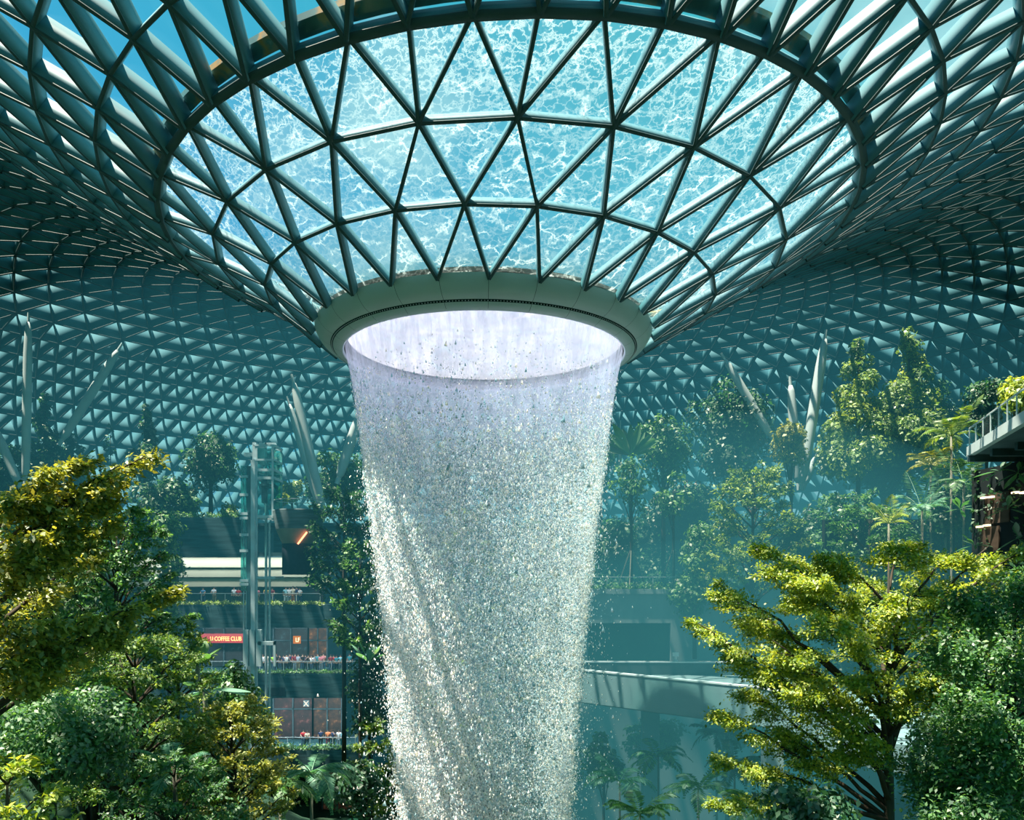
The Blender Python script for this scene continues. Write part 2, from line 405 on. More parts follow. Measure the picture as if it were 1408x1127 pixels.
ym = ((A+B)/2)[:, 1]; dep = np.interp(rad, [28, 32, 42, 50], [.8, 1.0, 1.1, 1.15]) + np.clip((ym+5)/28, 0, 1)*np.interp(rad, [26, 36, 45, 60], [0, .6, .95, 1.25])
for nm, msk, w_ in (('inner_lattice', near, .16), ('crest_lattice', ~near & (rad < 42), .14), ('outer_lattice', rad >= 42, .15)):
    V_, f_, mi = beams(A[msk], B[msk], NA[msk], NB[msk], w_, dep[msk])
    obj(nm, np_mesh(nm, V_, f_, [steel if nm == 'inner_lattice' else dimmed_steel, edge], midx=mi), ceil)
# ------------------------------------------------------------------ waterfall
WP = [(13.4, 8.07), (12.7, 8.02), (11.3, 7.72), (8.0, 7.18), (3.8, 6.62), (-.4, 6.12), (-4.6, 5.62), (-8.8, 5.32), (-14.1, 4.86), (-23., 4.4)]
WZ = np.array([p[0] for p in WP])[::-1]; WR = np.array([p[1] for p in WP])[::-1]
def wr(z): return np.interp(z, WZ, WR)
wf = thing('waterfall', 'tall white indoor waterfall pouring from the oculus ring as a hollow curtain of drops', 'waterfall')
def watermat(name, seed, dens):
    m, t, o = nt(name)
    a = N(t, 'ShaderNodeAttribute', attribute_name='fuv'); se = N(t, 'ShaderNodeSeparateXYZ'); L(t, a.outputs['Vector'], se.inputs[0])
    def nse(sc, scale, det, rough=.6):
        mp = N(t, 'ShaderNodeMapping'); mp.inputs['Scale'].default_value = sc; mp.inputs['Location'].default_value = (seed, seed*2, 0)
        L(t, a.outputs['Vector'], mp.inputs[0])
        n = N(t, 'ShaderNodeTexNoise', i_Scale=scale, i_Detail=det, i_Roughness=rough); L(t, mp.outputs[0], n.inputs[0]); return n.outputs[0]
    str_ = nse((1.6, 1.6, .05), 1.5, 5)           # long vertical strands
    mid = nse((2.2, 2.2, .55), 1.6, 4)            # broken veils
    fine = nse((6, 6, 2.6), 2.0, 3, .7)           # beads
    # opacity: smooth and even near the lip, breaking into strands and beads on the way down
    zr = N(t, 'ShaderNodeMapRange'); zr.inputs['From Min'].default_value = 6.5; zr.inputs['From Max'].default_value = 12.2; L(t, se.outputs[2], zr.inputs[0])
    s1 = ramp(t, str_, [(.42, (.05,.05,.05)), (.60, (.9,.9,.9))])
    m1 = ramp(t, mid, [(.40, (.12,.12,.12)), (.64, (1,1,1))])
    f1 = ramp(t, fine, [(.44, (.05,.05,.05)), (.60, (1,1,1))])
    mm = N(t, 'ShaderNodeMath', operation='MULTIPLY'); L(t, m1, mm.inputs[0]); L(t, f1, mm.inputs[1])
    m2 = N(t, 'ShaderNodeMath', operation='MULTIPLY', i_1=dens[1]); L(t, mm.outputs[0], m2.inputs[0])
    top = N(t, 'ShaderNodeMath', operation='MULTIPLY_ADD', i_1=dens[0], i_2=dens[2]); L(t, s1, top.inputs[0])
    mxf = N(t, 'ShaderNodeMix', data_type='FLOAT'); L(t, zr.outputs[0], mxf.inputs[0]); L(t, m2.outputs[0], mxf.inputs[2]); L(t, top.outputs[0], mxf.inputs[3])
    tr = N(t, 'ShaderNodeBsdfTransparent'); tr.inputs[0].default_value = (.97, .985, 1, 1)
    tl = N(t, 'ShaderNodeBsdfTranslucent'); tl.inputs[0].default_value = (.56, .52, .66, 1)
    df = N(t, 'ShaderNodeBsdfDiffuse'); df.inputs[0].default_value = (.56, .52, .63, 1)
    ad = N(t, 'ShaderNodeAddShader'); L(t, tl.outputs[0], ad.inputs[0]); L(t, df.outputs[0], ad.inputs[1])
    mx = N(t, 'ShaderNodeMixShader'); L(t, mxf.outputs[0], mx.inputs[0]); L(t, tr.outputs[0], mx.inputs[1]); L(t, ad.outputs[0], mx.inputs[2])
    L(t, mx.outputs[0], o.inputs[0]); return m
def sheet(name, dr, mat, nseg=180):
    zs = np.concatenate([np.linspace(13.35, 6, 30), np.linspace(5.5, -22.5, 44)]); ph_ = np.arange(nseg)*2*PI/nseg
    r = wr(zs) + dr
    wob = 1 + .012*np.sin(ph_[None]*9+zs[:, None]*.21) * np.clip((12-zs[:, None])/10, 0, 1)
    X = r[:, None]*wob*np.sin(ph_); Y = -r[:, None]*wob*np.cos(ph_); Z = np.repeat(zs[:, None], nseg, 1)
    V_ = np.stack([X, Y, Z], -1).reshape(-1, 3)
    i = np.arange(len(zs)-1)[:, None]*nseg; j = np.arange(nseg)[None]; j2 = (j+1) % nseg
    q = np.stack([i+j, i+j2, i+nseg+j2, i+nseg+j], -1).reshape(-1, 4)
    return obj(name, np_mesh(name, V_, q, mat, smooth=True, attrs={'fuv': V_}), wf)
sheet('water_sheet', 0., watermat('falling_water', 0., WDENS))
sheet('inner_water_sheet', -.35, watermat('falling_water_inner', 13., tuple(x*.5 for x in WDENS)))
m, t, o = nt('throat_light_screen')  # added disc across the open throat, screening sun to even the waterfall
tcn = N(t, 'ShaderNodeTexCoord'); mpn = N(t, 'ShaderNodeMapping'); mpn.inputs['Scale'].default_value = (1, 1, .15); L(t, tcn.outputs['Object'], mpn.inputs[0])
nz = N(t, 'ShaderNodeTexNoise', i_Scale=.7, i_Detail=4.); L(t, mpn.outputs[0], nz.inputs[0])
tr = N(t, 'ShaderNodeBsdfTransparent'); tr.inputs[0].default_value = (.62, .90, .97, 1); tl = N(t, 'ShaderNodeBsdfTranslucent'); tl.inputs[0].default_value = (.31, .32, .42, 1)
fa = ramp(t, nz.outputs[0], [(.3, (.50,.50,.50)), (.7, (.85,.85,.85))]); mx = N(t, 'ShaderNodeMixShader'); L(t, fa, mx.inputs[0]); L(t, tr.outputs[0], mx.inputs[1]); L(t, tl.outputs[0], mx.inputs[2]); L(t, mx.outputs[0], o.inputs[0])
b = MB(); b.lathe([(8.02, 13.55), (7.2, 14.1), (5.5, 14.7), (3, 15.1), (0.01, 15.2)], 60); b.build('throat_light_screen', m, wf, True)
m, t, o = nt('spray_veil')
a = N(t, 'ShaderNodeAttribute', attribute_name='fuv'); mp = N(t, 'ShaderNodeMapping'); mp.inputs['Scale'].default_value = (.9, .9, .12); L(t, a.outputs['Vector'], mp.inputs[0])
nz = N(t, 'ShaderNodeTexNoise', i_Scale=1.3, i_Detail=5.); L(t, mp.outputs[0], nz.inputs[0])
fa = ramp(t, nz.outputs[0], [(.35, (.02,.02,.02)), (.65, (.16,.16,.16))])
tr = N(t, 'ShaderNodeBsdfTransparent'); tl = N(t, 'ShaderNodeBsdfTranslucent'); tl.inputs[0].default_value = (.6, .62, .64, 1); df = N(t, 'ShaderNodeBsdfDiffuse'); df.inputs[0].default_value = (.6, .62, .64, 1)
ad = N(t, 'ShaderNodeAddShader'); L(t, tl.outputs[0], ad.inputs[0]); L(t, df.outputs[0], ad.inputs[1]); mx = N(t, 'ShaderNodeMixShader'); L(t, fa, mx.inputs[0]); L(t, tr.outputs[0], mx.inputs[1]); L(t, ad.outputs[0], mx.inputs[2]); L(t, mx.outputs[0], o.inputs[0])
sheet('spray_veil', -.12, m)
# drops
def drops(n, name, mat):
    u = rng.random(n)
    z = 11.9 - 34.5*u**.92*(1) + 0*u
    z = np.where((z > 6.5) & (rng.random(n) > np.clip((11.9-z)/5.4, .04, 1)), z-12*rng.random(n)-4, z)
    fall = np.clip((12.6-z)/30, 0, 1)
    sig = .05 + .27*fall
    r = wr(z) + rng.normal(0, 1, n)*sig - .25*fall + np.where(rng.random(n) < .06, rng.exponential(.55, n)*fall*2.2, 0)
    p = rng.random(n)*2*PI
    # strands gather drops
    p = np.where(rng.random(n) < .45, np.round(p*80)/80 + rng.normal(0, .006, n), p)
    c = np.stack([r*np.sin(p), -r*np.cos(p), z], 1)
    ln = np.exp(rng.normal(-3.75, .5, n)) * (1+.6*fall)           # half length
    wd = ln*(.55 + .4*rng.random(n)); ln = ln*(1.5-.6*fall)
    a0 = rng.random(n)*2*PI
    vs = [c + np.stack([0*ln, 0*ln, ln*1.2], 1)]
    for k in range(3):
        a = a0 + k*2*PI/3; vs.append(c + np.stack([np.cos(a)*wd, np.sin(a)*wd, -ln*.6], 1))
    V_ = np.stack(vs, 1).reshape(-1, 3)
    f = (np.arange(n)[:, None, None]*4 + np.array([(0,1,2),(0,2,3),(0,3,1),(1,3,2)])[None]).reshape(-1, 3)
    me = np_mesh(name, V_, f, mat, attrs={'rnd': np.repeat(rng.random(n), 4)})
    return tag(obj(name, me, wf), kind='stuff')
m, t, o = nt('water_drops')
a = N(t, 'ShaderNodeAttribute', attribute_name='rnd')
col = ramp(t, a.outputs['Fac'], [(0, (.31,.46,.49)), (.45, (.60,.595,.60)), (1, (.88,.775,.67))])
df = N(t, 'ShaderNodeBsdfDiffuse'); tl = N(t, 'ShaderNodeBsdfTranslucent'); L(t, col, df.inputs[0]); L(t, col, tl.inputs[0])
ad = N(t, 'ShaderNodeAddShader'); L(t, df.outputs[0], ad.inputs[0]); L(t, tl.outputs[0], ad.inputs[1])
L(t, ad.outputs[0], o.inputs[0])
drops(NDROPS, 'falling_drops', m)
# ------------------------------------------------------------------ ground, valley, terraces
soil = paint('planted_soil', (.018,.05,.028), .9, .5, .35)
conc = paint('pale_concrete', (.20,.27,.27), .8, .18, .35, stretch=(1,1,.35))
dconc = paint('dark_concrete', (.055,.085,.09), .85, .25, .4)
slate = paint('slate_cladding', (.038,.10,.118), .7, .45, 1.3, stretch=(.35,.35,3.2))
slate2 = paint('grey_slate_cladding', (.10,.15,.16), .7, .4, 1.3, stretch=(.3,.3,3.5))
inner = paint('dim_interior', (.05,.09,.10), .8, .4, .5)
def sst(a, b, x): u = np.clip((x-a)/(b-a), 0, 1); return u*u*(3-2*u)
def ground_z(X, Y):
    X = np.asarray(X, float); Y = np.asarray(Y, float)
    z = np.full(np.broadcast(X, Y).shape, -24.0)
    right = sst(1, 5, X)
    back = np.where(Y > 25.6, -1.6 + 7.0*sst(26.5, 41, Y), -24.0)
    z = np.maximum(z, np.where(X > 3.5, back, np.where(Y > 43, 5.2, -24)))
    z = np.maximum(z, -24 + 29*sst(30, 50, X) * sst(-40, -10, Y+14))
    z = np.maximum(z, np.where(Y > 29, -24, -24 + 22*sst(-14, -48, X)))
    z = np.maximum(z, -24 + 15*sst(-8, -24, Y))
    z = np.maximum(z, np.where(np.hypot(X, Y) > 60, -2.2, -24))
    return z
gx = np.arange(-92, 93, 1.5); gy = np.concatenate([np.arange(-92, 25, 1.5), [25.55, 25.65], np.arange(26.5, 93, 1.5)])
GX, GY = np.meshgrid(gx, gy); GZ = ground_z(GX, GY) + rng.normal(0, .12, GX.shape)
nx_, ny_ = len(gx), len(gy)
i = np.arange(ny_-1)[:, None]*nx_; j = np.arange(nx_-1)[None]
q = np.stack([i+j, i+j+1, i+nx_+j+1, i+nx_+j], -1).reshape(-1, 4)
tag(obj('ground', np_mesh('ground', np.stack([GX, GY, GZ], -1).reshape(-1, 3), q, soil, smooth=True)), 'dark planted slopes of the indoor forest valley', kind='structure')
def struct(name, b, mats, label=None, parent=None):
    o = b.build(name, mats, parent)
    if parent is None: tag(o, label, kind='structure')
    return o

# right retaining wall with the service tunnel opening
b = MB()
x0, x1 = 3.2, 31.; ox0, ox1 = at(808,0,70.4)[0], at(921,0,70.4)[0]; oz0, oz1 = -8.6, at(0,856,70.4)[2]
b.box(x0, ox0, 25.0, 25.6, -24, -1.3); b.box(ox1, x1, 25.0, 25.6, -24, -1.3); b.box(ox0, ox1, 25.0, 25.6, oz1, -1.3); b.box(ox0, ox1, 25.0, 25.6, -24, oz0)
b.box(x0-.1, x1+.1, 24.75, 25.7, -1.75, -1.3)
struct('wall_back_right', b, conc, 'tall teal grey concrete retaining wall below the staked trees, with a wide tunnel opening')
b = MB(); b.box(ox0-.5, ox1+.5, 33, 33.3, -9, oz1+.2); b.box(ox0-.5, ox1+.5, 25.6, 33, oz0-.3, oz0); b.box(ox0-.5, ox1+.5, 25.6, 33, oz1, oz1+.2)
b.box(ox0-.6, ox0-.4, 25.6, 33, oz0, oz1); b.box(ox1+.4, ox1+.6, 25.6, 33, oz0, oz1)
cxp = at(853,0,72)[0]; b.box(cxp-.55, cxp+.55, 27, 28, oz0, oz1)
struct('wall_tunnel', b, dconc, 'dark tunnel recess behind the retaining wall')

# left building: three gallery floors with slate fascias
FX0, FX1, FY = -62., at(486,0,75)[0], 30.0
slabs = [('floor_upper_gallery', -2.95, -5.2), ('floor_middle_gallery', -9.7, -12.1), ('floor_lower_gallery', -17.25, -19.4)]
for nm, zt, zb in slabs:
    b = MB(); b.box(FX0, FX1+.5, FY, FY+14, zt-.45, zt); b.box(FX0, FX1+.5, FY-.02, FY+1.0, zb, zt-.0)
    struct(nm, b, slate, 'gallery floor slab with a dark slate planter front')
b = MB(); b.box(FX0, FX1+.3, FY+13.7, FY+14.2, -24, 5.2); struct('wall_back_left', b, inner, 'dim back wall of the gallery floors')
# canopy terrace parapet (top dark wall) and cream stepped bulkhead under it
zt, zb = at(0,711,75)[2], at(0,766,75)[2]; zt_par = zt; zb_ter = zb
b = MB(); b.box(FX0, at(333,0,75)[0], FY, FY+.8, zb, zt); b.box(FX0, FX1, FY+.8, FY+14, zb, zb+.5); b.box(FX0, FX1, FY+.8, FY+60, zt-.8, zt-.5)
b.box(at(370,0,75)[0], at(440,0,75)[0], FY+1.5, FY+2.2, zb, zt-1.2)
struct('wall_canopy_terrace', b, slate, 'dark slate parapet of the canopy terrace above the galleries')
b = MB(); xs0, xs1 = -40, at(428,0,77)[0]
zz = [at(0,y,78)[2] for y in (766, 780, 782, 793, 795, 806)]
b.box(xs0, xs1, FY+1.0, FY+4.5, zz[1], zz[0]); b.box(xs0, xs1, FY+1.3, FY+4.5, zz[3], zz[2]); b.box(xs0, xs1, FY+1.6, FY+4.5, zz[5], zz[4]); b.box(xs0, xs1, FY+2.0, FY+4.5, zz[5], zz[0])
struct('trim_1', b, paint('cream_bulkhead', (.46,.46,.32), .7, .08, .3), 'cream stepped bulkhead above the upper gallery')
b = MB(); b.box(xs0, xs1, FY+7, FY+7.3, -3, zz[5]+.1); struct('wall_upper_gallery', b, paint('brown_recess', (.12,.075,.055), .8, .4, .8), 'dim brown recess at the back of the upper gallery')

# shop fronts on the middle and lower gallery: warm dim bays, interior light painted as glowing noise patches
def shopmat(n, warm, es):
    m, t, o = nt('shop_interior_'+n); b = N(t, 'ShaderNodeBsdfPrincipled', i_Roughness=.7); tc = N(t, 'ShaderNodeTexCoord'); mp = N(t, 'ShaderNodeMapping'); mp.inputs['Scale'].default_value = (1, 1, 1); L(t, tc.outputs['Object'], mp.inputs[0])
    nz = N(t, 'ShaderNodeTexNoise', i_Scale=1.4, i_Detail=6., i_Roughness=.7); L(t, mp.outputs[0], nz.inputs[0])
    c = ramp(t, nz.outputs[0], [(.42, tuple(.05*x+.003 for x in warm)), (.58, tuple(.25*x for x in warm)), (.74, tuple(min(1, 1.6*x) for x in warm))])
    L(t, c, b.inputs['Base Color']); L(t, c, b.inputs['Emission Color']); b.inputs['Emission Strength'].default_value = es
    L(t, b.outputs[0], o.inputs[0]); return m
def shop(x0, x1, y, z0, z1, label, warm, n, es):
    s = thing('shop_unit', label, 'shop', ((x0+x1)/2, y, z0))
    w_ = (x1-x0)/2; h = z1-z0
    b = MB(); b.box(-w_, w_, .1, .3, 0, h); b.build('back_panel', shopmat(n, warm, es), s)
    b = MB()
    nm_ = max(2, int(w_*2/2.2))
    for k in range(nm_+1):
        x = -w_ + (2*w_)*k/nm_; b.box(x-.06, x+.06, -.1, .1, 0, h)
    b.box(-w_, w_, -.1, .1, h-.3, h); b.box(-w_, w_, -.1, .1, h*.62, h*.62+.12); b.build('mullion_frame', inner, s)
    return s
Xp = lambda px, d: float(at(px, 0, d)[0])
Zp = lambda py, d: float(at(0, py, d)[2])
shop(Xp(280,80), Xp(336,80), 35, -9.6, -5.3, 'dark coffee shop front under the glowing red sign', (.03,.05,.055), 'a', .1)
shop(Xp(376,80), Xp(424,80), 35, -9.6, -5.3, 'dim glazed shop front right of the lift on the middle gallery', (.03,.07,.075), 'b', .15)
shop(Xp(424,80), Xp(450,80), 35, -9.6, -5.3, 'shop front with a glowing amber screen at the right end of the middle gallery', (.32,.12,.03), 'c', .35)
shop(Xp(376,80), Xp(430,80), 35, -17.2, -12.2, 'dim shop front with red goods on the lower gallery', (.13,.045,.04), 'd', .2)
shop(Xp(430,80), Xp(470,80), 35, -17.2, -12.2, 'shop front with amber screen on the lower gallery', (.19,.08,.03), 'e', .25)
shop(Xp(450,80), Xp(490,80), 33, -24., -19.5, 'warm brown lit entrance at the foot of the galleries', (.16,.07,.035), 'f', .25)

def text_mesh(s, size, depth=.03):
    c = bpy.data.curves.new('t', 'FONT'); c.body = s; c.size = size; c.extrude = depth; c.align_x = 'RIGHT'; c.offset = size*.012; c.resolution_u = 3
    o = bpy.data.objects.new('t', c); C.objects.link(o)
    dg = bpy.context.evaluated_depsgraph_get(); me = bpy.data.meshes.new_from_object(o.evaluated_get(dg))
    bpy.data.objects.remove(o); bpy.data.curves.remove(c); return me
sg = thing('shop_sign', 'glowing orange COFFEE CLUB lettering on a dark red sign board', 'sign', (Xp(330.5,78), 33, Zp(878,78)))
b = MB(); b.box(-4.2, .65, .06, .2, -.42, .52); b.build('sign_board', paint('sign_red', (.22,.012,.015), .5, .1, emit=(.3,.01,.01), es=.35), sg)
me = text_mesh('U COFFEE CLUB', .62); me.materials.clear(); me.materials.append(glow('sign_glow', (1., .42, .14), 2.2))
lt = obj('lettering', me, sg); lt.rotation_euler = (PI/2, 0, 0); lt.location = (.12, 0, -.2); lt.scale = (.72, 1, 1)
sg = thing('shop_sign', 'small square glowing amber sign with pale letters above the middle gallery crowd', 'sign', (Xp(408.5,78), 33, Zp(879,78)))
b = MB(); b.box(-.42, .34, .05, .15, -.42, .36); b.build('sign_board', glow('amber_sign', (.55, .16, .03), .8), sg)
me = text_mesh('LF', .62); me.materials.clear(); me.materials.append(glow('amber_letter', (1., .75, .42), 1.6)); lt = obj('lettering', me, sg); lt.rotation_euler = (PI/2, 0, 0); lt.location = (.28, 0, -.24); lt.scale = (.75, 1, 1)
sg = thing('shop_sign', 'white letter X sign over the lower gallery', 'sign', (Xp(421,78), 33, Zp(967,78)))
me = text_mesh('X', .75, .05); me.materials.clear(); me.materials.append(glow('white_letter', (.9, .85, .7), .9)); lt = obj('lettering', me, sg); lt.rotation_euler = (PI/2, 0, 0); lt.location = (.25, 0, -.27)
b = MB(); b.box(-.3, .3, .05, .12, -.32, .34); b.build('sign_board', inner, sg)
# window in the slate front
b = MB(); b.box(Xp(368,75), Xp(392,75), FY-.06, FY-.02, Zp(957,75), Zp(945,75)); o = b.build('window_1', paint('dark_pane', (.008,.018,.024), .15, .1)); tag(o, 'small dark window in the slate front under the middle gallery', kind='structure')

# railings
railm = paint('rail_steel', (.42,.50,.50), .4, .1); railglass = glass('rail_glass', (.90,.98,.97), .03)
def railing(label, pts, h=1.1, step=1.6, posts=True, zoff=0):
    s = thing('glass_railing', label, 'railing', tuple(pts[0]))
    P = [Vector(p)-Vector(pts[0]) for p in pts]; g = MB(); hr = MB()
    for a, bq in zip(P, P[1:]):
        g.bar(a+Vector((0,0,h*.5)), bq+Vector((0,0,h*.5)), .02, h*.92)
        hr.bar(a+Vector((0,0,h)), bq+Vector((0,0,h)), .07, .06)
        n = max(1, int((bq-a).length/step))
        for k in range(n+1):
            p = a.lerp(bq, k/n); pm = MB(); pm.bar(p, p+Vector((0,0,h)), .05, .05, (0,1,0)); pm.build('post', railm, s)
    g.build('glass_panels', railglass, s); hr.build('handrail', railm, s); return s
railing('glass railing with steel handrail along the upper gallery', [(-34, FY+.9, -2.95), (FX1-3.5, FY+.9, -2.95)], 1.1, 2.2)
railing('glass railing along the crowded middle gallery', [(-33, FY+.9, -9.7), (FX1, FY+.9, -9.7)], 1.1, 2.2)
railing('glass railing along the lower gallery', [(Xp(360,75), FY+.9, -17.25), (FX1, FY+.9, -17.25)], 1.1, 2.2)
railing('thin wire railing on top of the concrete retaining wall', [(4, 25.2, -1.3), (Xp(930,70), 25.2, -1.3)], 1.1, 2.0)

# ------------------------------------------------------------------ lift tower
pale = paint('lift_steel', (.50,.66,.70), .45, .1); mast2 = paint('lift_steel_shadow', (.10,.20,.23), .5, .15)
lglass = glass('lift_glass', (.50,.84,.82), .10, .10, (.25,.62,.62))
D = 70.; lx = Xp(350, D); ly = D-45
lift = thing('lift_tower', 'tall pale steel and green glass lift shaft rising through the galleries', 'lift', (lx, ly, -17.))
def LZ(py): return Zp(py, D)+17.
def LX(px): return Xp(px, D)-lx
b = MB(); b.box(LX(346.5), LX(352), -.35, .3, 0, LZ(633)); b.build('mast', pale, lift)
b = MB(); b.box(LX(339), LX(346), .1, .9, 0, LZ(640)); b.build('counterweight_rail', mast2, lift)
b = MB(); b.box(LX(331), LX(339), .0, .04, LZ(812), LZ(640)); b.box(LX(331), LX(331)+.04, .0, 2.6, LZ(812), LZ(640)); b.build('side_glazing', lglass, lift)
b = MB()
for k in range(2): b.bar((LX(334)+k*.25, .2, 0), (LX(334)+k*.25, .2, LZ(642)), .07, .07, (0,1,0))
for y in (655, 680, 706, 712, 735, 757, 798, 803): b.box(LX(330), LX(341), -.1, .3, LZ(y)-.12, LZ(y)+.12)
b.build('guide_rail', pale, lift)
b = MB()
for x in (353, 375):
    for y_ in (0., 2.6): b.bar((LX(x), y_, LZ(716) if x == 375 else 0), (LX(x), y_, LZ(612)), .16, .16, (0,1,0))
b.bar((LX(368), .6, 0), (LX(368), .6, LZ(716)), .16, .16, (0,1,0)); b.bar((LX(361), 1.2, 0), (LX(361), 1.2, LZ(640)), .10, .10, (0,1,0)); b.bar((LX(358), 1.6, 0), (LX(358), 1.6, LZ(640)), .07, .07, (0,1,0))
b.build('corner_posts', pale, lift)
for y in (612, 632, 646, 657, 710, 794):
    x1_ = 376 if y < 720 else 377
    b = MB(); z = LZ(y)
    for a_, c_ in (((LX(350),0),(LX(x1_),0)), ((LX(x1_),0),(LX(x1_),2.6)), ((LX(x1_),2.6),(LX(350),2.6)), ((LX(350),2.6),(LX(350),0))): b.bar((*a_, z), (*c_, z), .2, .24 if y > 640 else .16)
    b.build('ring_frame', pale, lift)
b = MB(); z0_, z1_ = LZ(712), LZ(616)
b.box(LX(353), LX(376), -.03, .0, z0_, z1_); b.box(LX(376), LX(376)+.03, 0, 2.6, z0_, z1_); b.box(LX(353), LX(376), 2.6, 2.63, z0_, z1_)
b.build('shaft_glazing', lglass, lift)
b = MB(); b.box(LX(347), LX(352), 0, 2.4, LZ(634), LZ(608)); b.box(LX(331), LX(347), .8, 1.0, LZ(625), LZ(620)); b.box(LX(352), LX(376), .9, 1.1, LZ(609), LZ(606)); b.box(LX(360), LX(362), .9, 1.1, LZ(630), LZ(606)); b.build('head_frame', pale, lift)
b = MB(); b.box(LX(355), LX(372), .5, 2.2, LZ(668), LZ(664)); b.box(LX(356), LX(364), .6, 1.4, LZ(664), LZ(655)); b.box(LX(356), LX(362), .7, 1.3, LZ(690), LZ(664)); b.build('winch', mast2, lift)
b = MB()
for x in (340, 349, 358): b.box(LX(x)-.22, LX(x)+.22, -.5, -.1, LZ(915), LZ(865))
b.box(LX(357), LX(381), -.5, -.3, LZ(886), LZ(881)); b.box(LX(378), LX(381), -.5, -.3, LZ(915), LZ(881)); b.build('landing_portal', pale, lift)

# ------------------------------------------------------------------ round lookout with light strip
dx, dy, dz = Xp(409, 70), 25.5, 0
lk = thing('round_lookout', 'round slate clad lookout drum right of the lift with an orange light strip beneath', 'balcony', (dx, dy, Zp(727, 70)))
b = MB(); b.lathe([(2.05, -.02), (2.32, 1.6), (2.32, 1.72), (2.1, 1.72), (2.1, 1.3), (0, 1.3)], 40); b.build('drum', slate2, lk, True)
b = MB(); b.lathe([(2.05, -.02), (1.5, -1.35), (0, -1.35)], 40); b.build('soffit', paint('lookout_soffit', (.30,.26,.20), .7, .1), lk, True)
b = MB(); b.bar((.35, -1.62, -1.42), (1.2, -1.75, -.36), .16, .1); b.build('light_strip', glow('strip_glow', (1., .28, .12), 3.2), lk)
b = MB(); b.lathe([(1.5, -1.35), (1.5, -4.2)], 24); b.build('neck', paint('lookout_neck', (.02,.03,.045), .7, .2), lk, True)
b = MB(); b.lathe([(2.2, 1.72), (2.2, 2.6)], 40); b.build('balustrade_glass', railglass, lk)
b = MB(); b.lathe([(2.17, 2.6), (2.23, 2.6), (2.23, 2.66), (2.17, 2.66), (2.17, 2.6)], 40); b.build('handrail', railm, lk)

# ------------------------------------------------------------------ inclined roof columns
colm = paint('column_paint', (.42,.52,.52), .45, .08, .5)
def column(label, p0, p1, r, cap=True):
    p0 = Vector(p0); p1 = Vector(p1); s = thing('roof_column', label, 'column', p0)
    v = p1-p0; b = MB(); n = 12; ts = [0, .06, .2, .5, .8, .94, 1]; rr = [r*.45, r*.8, r*.95, r, r*.95, r*.75, r*.4]
    b.tube([v*q for q in ts], [x for x in rr], 14); b.build('shaft', colm, s, True)
    b = MB(); b.tube([v, v*1.0+v.normalized()*.9], [r*.35, r*.25], 8); b.build('head_pin', colm, s)
    b = MB(); b.tube([-v.normalized()*.7, v*0], [r*.5, r*.5], 8); b.build('foot', colm, s)
    return s
column('upright steel roof column at far left, left of the dark conifer', at(35,662,72), at(39,443,72), .40)
column('steel roof column leaning right over the dark conifer at far left', at(86,604,80), at(162,482,80), .46)
column('slim pale roof strut at the left edge, partly behind leaves', at(27,668,76), at(-6,590,76), .42)
column('front steel roof column above the round lookout, leaning left', at(444,702,74), at(404,527,74), .46)
column('pale rear roof column just left of the one above the round lookout', at(440,700,80), at(398,556,80), .40)
column('steel roof column leaning right beside the left edge of the waterfall', at(466,656,78), at(494,572,78), .52)
column('steel roof column leaning left over the round dark tree right of the waterfall', at(1060,600,76), at(998,496,76), .42)
column('sunlit white column in the V shaped pair right of centre', at(1098,664,76), at(1087,530,76), .46)
column('shaded column leaning right in the V shaped pair right of centre', at(1103,664,74), at(1134,466,74), .50)
column('short pale strut leaning right at the foot of the V shaped pair', at(1108,664,76), at(1122,628,76), .34)
column('thin pale pole behind the leaves just right of the waterfall', at(852,640,76), at(853,590,76), .22)

# ------------------------------------------------------------------ guideway bridge on the right
near_ = [at(800,921,60.2), at(1050,945.5,50.6), at(1118,962,45.9), at(1200,990,39.5)]
zt = -7.5; ne = [(p[0], p[1]) for p in near_]
ne = [(ne[0][0]-4.0, ne[0][1]+6.6)] + ne
far_ = [(ne[0][0]-.5, 21.0), (26.5, 20.4)]
br = thing('guideway_bridge', 'broad pale teal concrete guideway bridge crossing the valley right of the waterfall', 'bridge')
bconc = paint('bridge_concrete', (.17,.28,.29), .8, .08, .3, stretch=(1,1,.2)); capm = paint('bridge_cap', (.62,.68,.68), .6, .05)
b = MB(); b.prism(ne + [(29.5, -12), far_[1], far_[0]], -10.1, -8.6); b.build('deck', bconc, br)
b = MB(); c2 = MB(); side = []
for a_, q_ in zip(ne, ne[1:]):
    b.bar((*a_, -8.75), (*q_, -8.75), .35, 2.5); c2.bar((*a_, zt+.02), (*q_, zt+.02), .45, .1)
b.build('near_parapet', bconc, br); c2.build('near_parapet_cap', capm, br)
b = MB(); b.bar((*far_[0], -8.1), (*far_[1], -8.1), .35, 1.3); b.build('far_parapet', dconc, br)
b = MB(); b.bar((*far_[0], zt), (*far_[1], zt), .4, .1); b.build('far_parapet_cap', capm, br)
b = MB(); b.box(12.2, 13.5, 16.5, 17.8, -24, -10.1); b.build('pier', bconc, br)
b = MB(); p = at(1065, 1000, 46); b.box(p[0]-.5, p[0]+.55, p[1], p[1]+1, -24, -10.1); b.build('pier', capm, br)
sg = thing('track_signal', 'small white signal post standing on the far parapet of the bridge', 'signal', tuple(at(929, 910, 66)))
b = MB(); b.box(-.18, .18, -.12, .12, -.15, .2); b.box(-.1, .1, -.08, .08, .2, .5); b.box(-.25, .25, -.12, .12, .5, .85); b.build('post', capm, sg)

